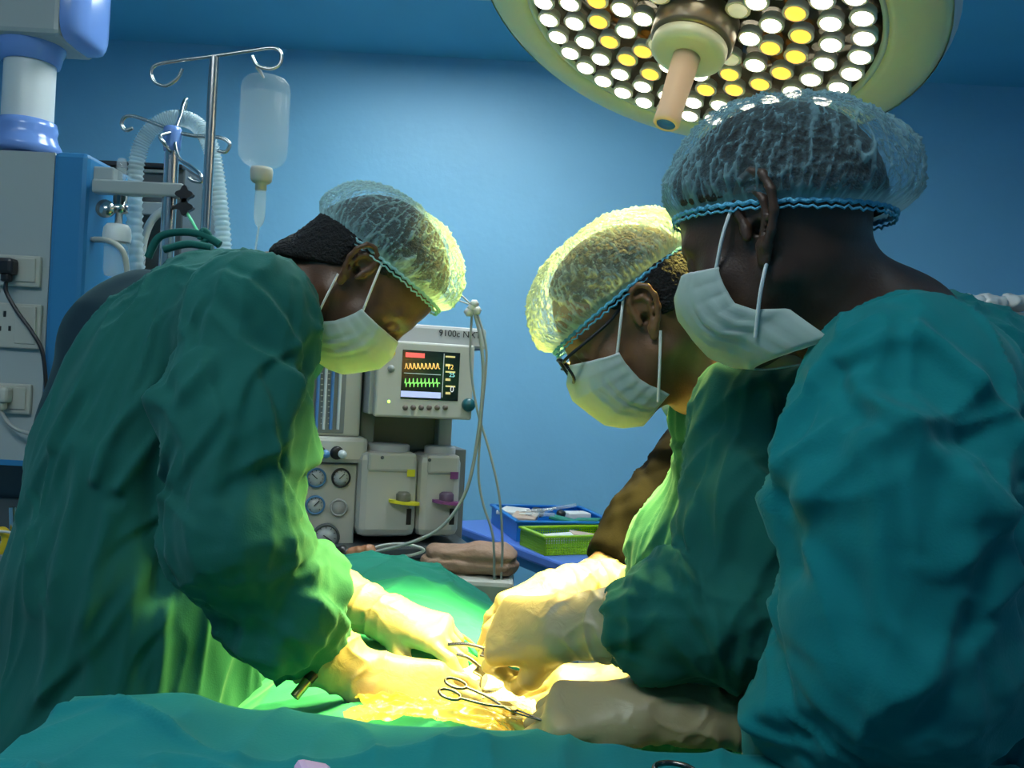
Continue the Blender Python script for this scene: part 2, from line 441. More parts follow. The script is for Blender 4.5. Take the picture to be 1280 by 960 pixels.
# ---------------------------------------------------------------- operating lamp
M_LBODY = plain('lamp_cream_rim', (0.62, 0.66, 0.48), 0.4)
M_LBACK = plain('lamp_shell', (0.55, 0.62, 0.62), 0.35)
M_LPLATE = plain('lamp_dark_plate', (0.035, 0.034, 0.028), 0.08, 0.3)
M_LCUP = plain('led_lens_collar', (0.65, 0.64, 0.58), 0.15)
M_LEDW = emit('led_white', (1.0, 0.93, 0.74), 5.5)
M_LEDA = emit('led_amber', (1.0, 0.46, 0.05), 2.0)
M_LEDD = emit('led_dim', (1.0, 0.9, 0.7), 0.25)
M_HANDLE = plain('lamp_handle_peach', (0.72, 0.50, 0.34), 0.5)
M_TIPB = plain('handle_tip_blue', (0.01, 0.13, 0.60), 0.4)
LC = P(872, 27, 1.56); LS = 1.11
LN = Vector((-0.255, -0.20, -0.945)).normalized()
LXD = (Vector((1, 0, 0)) - LN * LN.x).normalized(); LYD = LN.cross(LXD)
lamp = empty('operating_lamp', LC, 'large round operating lamp of white and amber bulbs hanging over the surgeons', 'lamp')
def lathe_obj(name, prof, mat, parent, c=LC, ax=LN, seg=64):
    return MB().lathe([(r * LS, h * LS) for r, h in prof], c, ax, seg).build(name, mat, parent)
lathe_obj('lamp_shell', [(0.369, -0.012), (0.376, -0.035), (0.372, -0.06), (0.34, -0.09), (0.25, -0.115), (0.1, -0.125), (0, -0.126)], M_LBACK, lamp)
lathe_obj('rim', [(0.285, -0.006), (0.286, 0.004), (0.300, 0.0085), (0.330, 0.004), (0.356, -0.004), (0.368, -0.014), (0.372, -0.030), (0.366, -0.034)], M_LBODY, lamp)
lathe_obj('trim_ring', [(0.277, 0.000), (0.280, 0.007), (0.286, 0.007), (0.288, 0.0)], M_LBACK, lamp)
lathe_obj('led_plate', [(0, -0.004), (0.286, -0.004), (0.286, -0.02), (0, -0.02)], M_LPLATE, lamp)
hub = lathe_obj('hub', [(0.0, 0.062), (0.040, 0.062), (0.046, 0.058), (0.048, 0.048), (0.050, 0.044), (0.062, 0.044), (0.066, 0.038), (0.066, -0.004)], plain('hub_dark', (0.16, 0.14, 0.10), 0.3, 0.3), lamp, seg=48)
lathe_obj('hub_cap', [(0.0, 0.066), (0.046, 0.066), (0.058, 0.062), (0.060, 0.055), (0.060, 0.046), (0.0, 0.046)], M_LBODY, lamp, seg=48)
lathe_obj('handle', [(0.0, 0.06), (0.022, 0.064), (0.0215, 0.10), (0.0195, 0.16), (0.0205, 0.176), (0.0210, 0.185), (0.018, 0.188), (0.0155, 0.188), (0.0150, 0.184), (0, 0.184)], M_HANDLE, lamp, seg=28)
lathe_obj('handle_tip', [(0.0, 0.1865), (0.0148, 0.1865), (0.0150, 0.184)], M_TIPB, lamp, seg=24)
# bulbs: collar and glowing lens, meshes shared
def led_mesh(name, prof, mat):
    mb = MB().lathe([(r * LS, h * LS) for r, h in prof], (0, 0, 0), (0, 0, 1), 14); me = bpy.data.meshes.new(name)
    me.from_pydata(mb.v, [], mb.f); me.polygons.foreach_set('use_smooth', mb.sm); me.materials.append(mat); return me
RL = 0.0188
col_me = led_mesh('lens_collar', [(RL - 0.001, 0.0), (RL, 0.008), (RL + 0.001, 0.013), (RL - 0.002, 0.0145), (RL - 0.0045, 0.013)], M_LCUP)
lens_prof = [(RL - 0.003, 0.0125), (RL - 0.005, 0.0158), (0.006, 0.0170), (0, 0.0175)]
len_w = led_mesh('lens_white', lens_prof, M_LEDW); len_a = led_mesh('lens_amber', lens_prof, M_LEDA); len_d = led_mesh('lens_off', lens_prof, M_LEDD)
RLM = Matrix((LXD, LYD, LN)).transposed().to_4x4()
spot_spots = []
for ri, (R, n, kind, off) in enumerate([(0.254, 36, 'w', 0.0), (0.208, 27, 'w', 0.1), (0.163, 20, 'a', 0.05), (0.121, 14, 'm', 0.1), (0.086, 8, 'd', 0.2)]):
    for k in range(n):
        a = 2 * math.pi * (k + off) / n
        pos = LC + (LXD * math.cos(a) + LYD * math.sin(a)) * R * LS
        M4 = Matrix.Translation(pos) @ RLM
        kk = kind if kind != 'm' else ('w' if k % 3 else 'a')
        o = bpy.data.objects.new('led_bulb', {'w': len_w, 'a': len_a, 'd': len_d if k % 2 else len_w}[kk]); COL.objects.link(o)
        o.parent = lamp; o.matrix_parent_inverse = lamp.matrix_world.inverted(); o.matrix_world = M4
        c = bpy.data.objects.new('bulb_collar', col_me); COL.objects.link(c); c.parent = o
        if (ri in (0, 1) and k % 6 == 0) or (ri == 2 and k % 6 == 0): spot_spots.append((pos + LN * 0.021, kk))
AIM = P(610, 825, 1.26)
for i, (p, kk) in enumerate(spot_spots):
    ld = bpy.data.lights.new('led_beam', 'SPOT'); ld.energy = LAMP_E / len(spot_spots); ld.color = LAMP_COL
    ld.spot_size = math.radians(48); ld.spot_blend = 0.8; ld.shadow_soft_size = 0.012
    lo = bpy.data.objects.new('led_beam', ld); COL.objects.link(lo); lo.location = p
    d = (AIM - p); lo.rotation_euler = d.to_track_quat('-Z', 'Y').to_euler()
    bpy.context.view_layer.update(); attach(lo, lamp)
# arm up to the ceiling
mb = MB(); top = LC - LN * 0.12
mb.tube(catmull([top, top - LN * 0.06, top + Vector((0.10, 0.04, 0.15)), top + Vector((0.45, 0.1, 0.35))], 8), 0.03, 14)
mb.tube([top + Vector((0.42, 0.1, 0.33)), top + Vector((0.75, 0.25, 0.50))], 0.035, 14)
q = top + Vector((0.75, 0.25, 0.50)); mb.tube([q, Vector((q.x, q.y, RZ))], 0.04, 16); mb.lathe([(0.0, 0), (0.11, 0), (0.11, -0.04), (0.0, -0.06)], (q.x, q.y, RZ), (0, 0, 1), 32)
mb.build('lamp_arm', M_WHITE, lamp)

# ---------------------------------------------------------------- operating table, patient and drapes
M_STEEL = plain('stainless_steel', (0.55, 0.55, 0.53), 0.22, 1.0)
M_DSTEEL = plain('instrument_steel', (0.16, 0.15, 0.14), 0.25, 1.0)
M_BLACKPAD = plain('black_vinyl', (0.012, 0.012, 0.014), 0.4)
def crest(y): return -0.10 - 0.16 * np.clip((y - 1.15) / 0.75, -0.3, 1.2)
t = empty('operating_table', (-0.12, 1.5, 0), 'operating table under the green drapes, its dark padded side just visible', 'table')
MB().box((-0.14, 1.5, 0.74), (0.46, 1.15, 0.07), bev=0.02).build('mattress', M_BLACKPAD, t)
MB().box((-0.14, 1.5, 0.68), (0.42, 1.1, 0.05), bev=0.01).build('table_frame', M_STEEL, t)
MB().tube([(-0.14, 1.45, 0.1), (-0.14, 1.45, 0.66)], 0.10, 20).build('column', M_STEEL, t)
MB().box((-0.14, 1.45, 0.055), (0.5, 0.8, 0.11), bev=0.03).build('table_base', M_STEEL, t)
def drape_top(x, y):
    """height of the drape: the patient's rounded body, falling off at the sides"""
    c = crest(y); hw = np.where(x > c, 0.23 + 0.03 * np.clip((y - 1.2) / 0.5, 0, 1), 0.265)
    u = (x - c) / hw
    z = 0.855 + 0.135 * np.sqrt(np.clip(1 - u * u * 0.88, 0.0, 1)) + 0.028 * np.exp(-((y - 1.78) / 0.2) ** 2) * np.clip(1 - u * u, 0, 1)
    z = z - 0.045 * np.exp(-((y - 1.27) / 0.2) ** 2) * np.exp(-(u / 0.9) ** 2) * 0.6
    z = z - np.clip(np.abs(u) - 1, 0, 9) * 5 * hw
    z = z - np.clip((y - 1.96) / 0.1, 0, 1) ** 2 * 0.12
    return np.maximum(z, 0.40)
HOLE_C = P(618, 832, 1.26); HOLE_A, HOLE_B = 0.085, 0.10
nx, ny = 190, 260
gx = np.linspace(-0.78, 0.42, nx); gy = np.linspace(0.92, 2.06, ny); X, Y = np.meshgrid(gx, gy)
Z = drape_top(X, Y)
pp = np.stack([X.ravel(), Y.ravel(), Z.ravel()], 1)
w = noise(pp * 3) * 0.5
fl = 0.010 * ridge(np.stack([pp[:, 0] * 7 + w, pp[:, 1] * 3 + w, pp[:, 2] * 2], 1), 4) + 0.006 * ridge(np.stack([pp[:, 0] * 5, pp[:, 1] * 12 + w, pp[:, 2]], 1), 4) + 0.008 * noise(pp * 5)
side = np.clip((0.9 - Z.ravel()) / 0.2, 0, 1)
pp[:, 0] += side * 0.02 * np.sin(pp[:, 1] * 38 + w * 5); pp[:, 2] += fl
Fc = np.array([(j * nx + i, j * nx + i + 1, (j + 1) * nx + i + 1, (j + 1) * nx + i) for j in range(ny - 1) for i in range(nx - 1)])
hx, hy = HOLE_C.x, HOLE_C.y
cc = pp[Fc].mean(1); keepf = ((cc[:, 0] - hx) / HOLE_A) ** 2 + ((cc[:, 1] - hy) / HOLE_B) ** 2 > 1
drape = mesh_obj('surgical_drape', pp, Fc[keepf], M_DRAPE)
so = drape.modifiers.new('thickness', 'SOLIDIFY'); so.thickness = 0.003; so.offset = -1
tag(drape, 'green cloth drape mounded over the patient between the surgeons', 'drape')
M_SKIN_P = skin('patient_skin', (0.36, 0.20, 0.11))
def pc(y, dz, r): return (Vector((float(crest(np.array(y))) + 0.0, y, 0.86 + dz)), r)
pr = []
seq = [pc(1.00, -0.01, 0.075), pc(1.15, 0.0, 0.078), pc(1.30, 0.0, 0.088), pc(1.5, 0.0, 0.088), pc(1.72, 0.01, 0.10), pc(1.86, 0.0, 0.095)]
for (a, ra), (b, rb) in zip(seq, seq[1:]): pr.append(cone(a, b, ra, rb, 0.05, w=(1, 0, 0), s=1.9))
pr.append(cone((-0.27, 1.9, 0.86), (-0.27, 2.0, 0.86), 0.05, 0.05, 0.04)); pr.append(ell((-0.27, 2.02, 0.85), (0.07, 0.06, 0.07), None, 0.03))
V, Fc = sdf(pr, 0.012)
pat = mesh_obj('person', V, Fc, M_SKIN_P); tag(pat, 'patient lying under the green drape, only a patch of brightly lit skin showing', 'person')
# swabs in the field
M_GAUZE = plain('white_gauze', (0.86, 0.84, 0.76), 0.9, bump=0.8, bscale=220)
def crumple(name, c, sx, sy, rot, h, seed, mat, label, cat, group=None, parent=None):
    n = 26; V = []
    for j in range(n):
        for i in range(n):
            u, v = i / (n - 1) - 0.5, j / (n - 1) - 0.5; x = u * sx * math.cos(rot) - v * sy * math.sin(rot); y = u * sx * math.sin(rot) + v * sy * math.cos(rot)
            V.append((c[0] + x, c[1] + y, c[2]))
    V = np.array(V); V[:, 2] += h * ridge(V * 26 + seed, 2) + h * 0.8 * noise(V * 14 + seed); V[:, :2] += 0.004 * noise(V * 30 + seed)[:, None]
    Fq = np.array([(j * n + i, j * n + i + 1, (j + 1) * n + i + 1, (j + 1) * n + i) for j in range(n - 1) for i in range(n - 1)])
    o = mesh_obj(name, V, Fq, mat, parent); s = o.modifiers.new('thickness', 'SOLIDIFY'); s.thickness = 0.003
    if label: tag(o, label, cat, group)
    return o
zf = 0.958
crumple('gauze_swab', (hx + 0.010, hy - 0.012, zf + 0.004), 0.12, 0.10, 0.3, 0.012, 2, M_GAUZE, 'white gauze swab packed in the brightly lit operating field', 'gauze')
crumple('gauze_swab', (hx + 0.055, hy - 0.075, zf + 0.006), 0.11, 0.09, -0.4, 0.012, 7, M_GAUZE, 'white gauze swab beside the hand holding the scissors', 'gauze')
crumple('gauze_swab', (hx - 0.065, hy - 0.055, zf + 0.008), 0.09, 0.09, 0.8, 0.010, 12, M_GAUZE, 'white gauze swab between the left surgeon gloves', 'gauze')
crumple('gauze_swab', (hx - 0.03, hy + 0.045, zf + 0.004), 0.12, 0.10, 0.1, 0.010, 17, M_GAUZE, 'white gauze swab at the far side of the brightly lit field', 'gauze')
# transparent incise film with yellow tint, wrinkled, over the near edge
M_FILM, _nt, _b = new_mat('incise_film'); _b.inputs['Base Color'].default_value = (0.80, 0.52, 0.08, 1); _b.inputs['Roughness'].default_value = 0.12; _b.inputs['Alpha'].default_value = 0.55; _b.inputs['Coat Weight'].default_value = 0.6
n = 60; V = []
fc = P(565, 885, 1.10)
for j in range(n):
    for i in range(n):
        u, v = i / (n - 1) - 0.5, j / (n - 1) - 0.5
        x = fc.x + 0.02 + u * 0.27 + 0.012 * math.sin(v * 11 + 1) * abs(u) * 2; y = 1.09 + v * 0.15 * (0.8 + 0.2 * math.sin(u * 9))
        V.append((x, y, 0))
V = np.array(V); V[:, 2] = drape_top(V[:, 0], V[:, 1]) + 0.016
V[:, 2] += 0.010 * ridge(V * np.array([9, 26, 1]) + 3, 3) + 0.004 * ridge(V * np.array([40, 60, 1]), 3)
Fq = np.array([(j * n + i, j * n + i + 1, (j + 1) * n + i + 1, (j + 1) * n + i) for j in range(n - 1) for i in range(n - 1)])
tag(mesh_obj('plastic_film', V, Fq, M_FILM), 'crinkled yellow-tinted clear plastic film over the drape under the near glove', 'film')
# retractors and clamps lying in the field
def retractor(name, a, b, label):
    a, b = Vector(a), Vector(b); d = (b - a).normalized(); s = d.cross(Vector((0, 0, 1))).normalized()
    t = empty(name, a, label, 'instrument')
    MB().tube(catmull([a, a.lerp(b, .5) + Vector((0, 0, .004)), b], 6), 0.0032, 8).build('shaft', M_DSTEEL, t)
    mb = MB(); M3 = Matrix((d, s, Vector((0, 0, 1)))).transposed()
    mb.box(b + Vector((0, 0, -0.006)), (0.014, 0.028, 0.003), M3, 0.001); mb.box(b + d * 0.007 + Vector((0, 0, -0.018)), (0.003, 0.028, 0.026), M3, 0.001)
    mb.build('blade', M_DSTEEL, t)
retractor('retractor', P(560, 806, 1.30), P(608, 812, 1.29), 'steel retractor at the far edge of the operating field')
retractor('retractor', P(571, 818, 1.27), P(600, 834, 1.26), 'steel retractor beside the curled fingers of the left surgeon')
# yellow tubing on the drape
M_YTUBE = plain('yellow_tube', (0.75, 0.75, 0.05), 0.35)
def on_drape(pts, h=0.010):
    out = []
    for x, y in pts: out.append(Vector((x, y, float(drape_top(np.array(x), np.array(y))) + h)))
    return out
def cord(name, pts, r, mat, label, cat='tube', seg=8, **kw):
    o = MB().tube(catmull(pts, 8), r, seg).build(name, mat); tag(o, label, cat, **kw); return o
cord('suction_tube', on_drape([(-0.30, 1.50), (-0.2, 1.47), (-0.10, 1.42), (-0.03, 1.36)], 0.014), 0.0035, M_YTUBE, 'yellow suction tube lying across the drape behind the gloved hands')
cord('diathermy_cable', on_drape([(-0.34, 1.56), (-0.2, 1.52), (-0.07, 1.46), (-0.02, 1.38)], 0.013), 0.0025, M_YTUBE, 'thin yellow cable running beside the yellow suction tube', 'cable')
cord('yellow_tape', on_drape([(0.045, 1.17), (0.075, 1.25), (0.10, 1.33)], 0.012), 0.006, M_YTUBE, 'yellow strip on the green drape beneath the middle surgeon glove', 'tape')
# small metal nozzle
t = empty('suction_nozzle', P(375, 860, 1.12), 'small brass-coloured nozzle with black ring lying beside the left surgeon cuff', 'nozzle')
a, b = P(368, 871, 1.12), P(392, 842, 1.14)
MB().tube([a, a.lerp(b, 0.7)], 0.0065, 14).build('nozzle_body', plain('brass', (0.55, 0.42, 0.2), 0.3, 0.8), t)
MB().tube([a.lerp(b, 0.68), a.lerp(b, 1.0)], 0.0075, 14).build('nozzle_grip', M_BLACKPAD, t)

# ---------------------------------------------------------------- foreground instrument table under a teal drape
ft = empty('instrument_table', (0.0, 0.66, 0), 'instrument table in the foreground hidden under a teal drape', 'table')
MB().box((0.02, 0.64, 1.045), (0.90, 0.34, 0.02), bev=0.005).build('tabletop', M_STEEL, ft)
for dx in (-0.38, 0.40):
    MB().tube([(dx, 0.5, 0.03), (dx, 0.5, 1.036)], 0.014, 10).build('leg', M_STEEL, ft)
for dx in (-0.38, 0.40): MB().box((dx, 0.62, 0.02), (0.04, 0.42, 0.03)).build('foot', M_STEEL, ft)
nx, ny = 240, 150
A = np.linspace(-1, 1, nx); B = np.linspace(-1, 1, ny)
V = []
HX0, HX1, YN, DROP = -0.405, 0.53, 0.46, 0.50
for b in B:
    for a in A:
        # inner 70% of each parameter is the top, the rest hangs down
        la = max(abs(a) - 0.78, 0) / 0.22; lb = max(abs(b) - 0.62, 0) / 0.38
        ta = np.clip(a / 0.78, -1, 1); tb = np.clip(b / 0.62, -1, 1)
        x = HX0 + (HX1 - HX0) * (ta + 1) / 2
        yf = 0.855 - 0.055 * (x + 0.5)
        y = YN + (yf - YN) * (tb + 1) / 2
        hang = max(la, lb)
        ra = min(la, 1) * 0.5 * math.copysign(1, a); rb = lb * math.copysign(1, b)
        s = 1 - math.exp(-la * 10); s2 = 1 - math.exp(-lb * 10)
        out = 0.014
        wob = 0.012 * math.sin(x * 34 + 2 * math.sin(x * 9)) * lb + 0.03 * lb
        wobx = 0.012 * math.sin(y * 40) * la + 0.03 * la
        V.append((x + math.copysign(out * s + wobx, a) * (la > 0), y + math.copysign(out * s2 + wob, b) * (lb > 0), 1.072 - DROP * max(la, lb) - 0.006 * (s + s2)))
V = np.array(V)
top = np.clip((V[:, 2] - 1.03) / 0.03, 0, 1)
wv = noise(V * 4)
V[:, 2] += top * (0.010 * ridge(np.stack([V[:, 0] * 3 + wv, V[:, 1] * 9 + wv, V[:, 2]], 1), 4) + 0.010 * noise(V * np.array([5, 6, 3]) + 4) + 0.012 * np.exp(-((V[:, 0] + 0.33) / 0.10) ** 2) + 0.007 * ridge(V * np.array([10, 4, 1]) + 8, 5))
Fc = np.array([(j * nx + i, j * nx + i + 1, (j + 1) * nx + i + 1, (j + 1) * nx + i) for j in range(ny - 1) for i in range(nx - 1)])
fd = mesh_obj('table_drape', V, Fc, M_DRAPE_T); so = fd.modifiers.new('thickness', 'SOLIDIFY'); so.thickness = 0.002; so.offset = -1
tag(fd, 'teal cloth drape covering the instrument table across the bottom of the photo', 'drape')

def ring_pts(c, u, v, ru, rv, n=26): return [c + u * (ru * math.cos(2 * math.pi * k / n)) + v * (rv * math.sin(2 * math.pi * k / n)) for k in range(n + 1)]
def forceps(tip, ringc, label, up=Vector((0, 0, 1)), name='surgical_scissors', gap=0.017, rr=(0.016, 0.011), r=0.0023):
    tip, rc = Vector(tip), Vector(ringc); d = (rc - tip).normalized(); s = d.cross(up).normalized()
    t = empty(name, rc, label, 'scissors'); L = (rc - tip).length; piv = tip + d * L * 0.38
    for q in (-1, 1):
        mb = MB(); e = rc + s * (q * gap) - d * rr[0]
        mb.tube(catmull([tip + s * (0.0008 * q), piv - s * (0.002 * q), piv.lerp(e, 0.5) + s * (q * 0.001), e], 8), [r * 0.7] * 8 + [r] * 17, 8)
        mb.build('shank', M_DSTEEL, t)
        MB().tube(ring_pts(rc + s * (q * gap), d, s, rr[0], rr[1]), r * 1.1, 8).build('finger_ring', M_DSTEEL, t)
    nn = d.cross(s).normalized(); MB().tube([piv - nn * 0.004, piv + nn * 0.004], 0.0035, 10).build('pivot', M_DSTEEL, t)
forceps(P(690, 905, 1.02), P(566, 861, 1.05), 'long steel scissors held in the glove at the lower centre', up=Vector((0.1, -0.45, 0.9)), gap=0.0095, rr=(0.0135, 0.0068), r=0.0017)
forceps(P(985, 1010, 0.66), P(836, 974, 0.70), 'steel scissors on the foreground drape, one ring handle showing', up=Vector((0, 0, 1)), gap=0.018, rr=(0.0165, 0.0145), r=0.0022)
pk = MB(); c = P(394, 972, 0.70)
pk.box((c.x, c.y, c.z), (0.03, 0.04, 0.014), Matrix.Rotation(0.4, 3, 'Z') @ Matrix.Rotation(0.3, 3, 'Y'), 0.006)
tag(pk.build('swab_packet', plain('lavender_plastic', (0.62, 0.42, 0.66), 0.4)), 'small lavender packet on the foreground drape at the bottom edge', 'packet')
# ---------------------------------------------------------------- people
M_SKIN_L = skin('skin_dark_brown', (0.105, 0.050, 0.024))
M_SKIN_M = skin('skin_brown', (0.20, 0.095, 0.042))
M_SKIN_R = skin('skin_deep_brown', (0.062, 0.031, 0.018))
M_HAIR = plain('black_hair', (0.006, 0.005, 0.005), 0.75, bump=0.9, bscale=260)
M_EYE = plain('eye_white', (0.55, 0.5, 0.45), 0.2)

def cap_mat(name, col, dens=0.34):
    """sheer crinkled non-woven: more fibre seen at the pleats and edge on"""
    m, nt, b = new_mat(name)
    out = nt.nodes['Material Output']
    b.inputs['Base Color'].default_value = (*col, 1); b.inputs['Roughness'].default_value = 0.8; b.inputs['Specular IOR Level'].default_value = 0.15
    tl = nt.nodes.new('ShaderNodeBsdfTranslucent'); tl.inputs['Color'].default_value = (*col, 1)
    m1 = nt.nodes.new('ShaderNodeMixShader'); m1.inputs['Fac'].default_value = 0.4
    link(nt, b.outputs[0], m1.inputs[1]); link(nt, tl.outputs[0], m1.inputs[2])
    tr = nt.nodes.new('ShaderNodeBsdfTransparent')
    at = nt.nodes.new('ShaderNodeAttribute'); at.attribute_name = 'pleat'
    lw = nt.nodes.new('ShaderNodeLayerWeight'); lw.inputs['Blend'].default_value = 0.35
    tc = nt.nodes.new('ShaderNodeTexCoord')
    n = nt.nodes.new('ShaderNodeTexNoise'); n.inputs['Scale'].default_value = 320; n.inputs['Detail'].default_value = 2
    link(nt, tc.outputs['Object'], n.inputs['Vector'])
    def mul(a, k, add=0.0):
        q = nt.nodes.new('ShaderNodeMath'); q.operation = 'MULTIPLY_ADD'
        link(nt, a, q.inputs[0]); q.inputs[1].default_value = k; q.inputs[2].default_value = add; return q.outputs[0]
    def plus(a, c):
        q = nt.nodes.new('ShaderNodeMath'); q.operation = 'ADD'; link(nt, a, q.inputs[0]); link(nt, c, q.inputs[1]); return q.outputs[0]
    f = plus(plus(mul(at.outputs['Fac'], 0.62, dens - 0.2), mul(lw.outputs['Facing'], 0.62)), mul(n.outputs['Fac'], 0.10))
    q = nt.nodes.new('ShaderNodeClamp'); link(nt, f, q.inputs['Value']); q.inputs['Max'].default_value = 0.97
    m2 = nt.nodes.new('ShaderNodeMixShader')
    link(nt, q.outputs[0], m2.inputs['Fac']); link(nt, tr.outputs[0], m2.inputs[1]); link(nt, m1.outputs[0], m2.inputs[2])
    link(nt, m2.outputs[0], out.inputs['Surface'])
    return m
M_CAP = cap_mat('cap_nonwoven', (0.38, 0.62, 0.64), 0.18)
M_CAP_Y = cap_mat('cap_nonwoven_pale', (0.50, 0.68, 0.60), 0.22)
M_CAP_R = cap_mat('cap_nonwoven_sheer', (0.30, 0.52, 0.58), 0.08)
M_BAND_P = plain('cap_elastic_pale', (0.30, 0.58, 0.62), 0.7, bump=0.6, bscale=300)
M_BAND = plain('cap_elastic', (0.12, 0.48, 0.72), 0.7, bump=0.6, bscale=300)
def mask_mat(name, col):
    m, nt, b = new_mat(name); out = nt.nodes['Material Output']
    b.inputs['Base Color'].default_value = (*col, 1); b.inputs['Roughness'].default_value = 0.8; b.inputs['Specular IOR Level'].default_value = 0.15
    tl = nt.nodes.new('ShaderNodeBsdfTranslucent'); tl.inputs['Color'].default_value = (*col, 1)
    m1 = nt.nodes.new('ShaderNodeMixShader'); m1.inputs['Fac'].default_value = 0.45
    link(nt, b.outputs[0], m1.inputs[1]); link(nt, tl.outputs[0], m1.inputs[2]); link(nt, m1.outputs[0], out.inputs['Surface'])
    tc = nt.nodes.new('ShaderNodeTexCoord')
    n = nt.nodes.new('ShaderNodeTexNoise'); n.inputs['Scale'].default_value = 40; n.inputs['Detail'].default_value = 5
    link(nt, tc.outputs['Object'], n.inputs['Vector'])
    bp = nt.nodes.new('ShaderNodeBump'); bp.inputs['Strength'].default_value = 0.35; bp.inputs['Distance'].default_value = 0.004
    link(nt, n.outputs['Fac'], bp.inputs['Height']); link(nt, bp.outputs['Normal'], b.inputs['Normal'])
    return m
M_MASK = mask_mat('mask_nonwoven', (0.62, 0.74, 0.70))
M_LOOP = plain('ear_loop', (0.75, 0.78, 0.78), 0.7)
M_GLASSES = plain('spectacle_frame', (0.01, 0.01, 0.012), 0.3)
def glass_mat(name, col=(1, 1, 1), rough=0.02, ior=1.3, alpha=0.25):
    m, nt, b = new_mat(name)
    b.inputs['Base Color'].default_value = (*col, 1); b.inputs['Roughness'].default_value = rough
    b.inputs['Alpha'].default_value = alpha; b.inputs['IOR'].default_value = ior
    return m
M_LENS = glass_mat('spectacle_lens', (0.7, 0.8, 0.85), 0.02, 1.5, 0.25)
def glove_mat():
    m, nt, b = new_mat('latex_glove'); out = nt.nodes['Material Output']
    col = (0.37, 0.31, 0.185)
    b.inputs['Base Color'].default_value = (*col, 1); b.inputs['Roughness'].default_value = 0.42
    b.inputs['Subsurface Weight'].default_value = 0.12
    b.inputs['Subsurface Radius'].default_value = (0.03, 0.016, 0.004)
    b.inputs['Subsurface Scale'].default_value = 0.5
    tc = nt.nodes.new('ShaderNodeTexCoord')
    n = nt.nodes.new('ShaderNodeTexNoise'); n.inputs['Scale'].default_value = 38; n.inputs['Detail'].default_value = 4; n.inputs['Distortion'].default_value = 1.0
    link(nt, tc.outputs['Object'], n.inputs['Vector'])
    bp = nt.nodes.new('ShaderNodeBump'); bp.inputs['Strength'].default_value = 0.4; bp.inputs['Distance'].default_value = 0.004
    link(nt, n.outputs['Fac'], bp.inputs['Height']); link(nt, bp.outputs['Normal'], b.inputs['Normal'])
    return m
M_GLOVE = glove_mat()

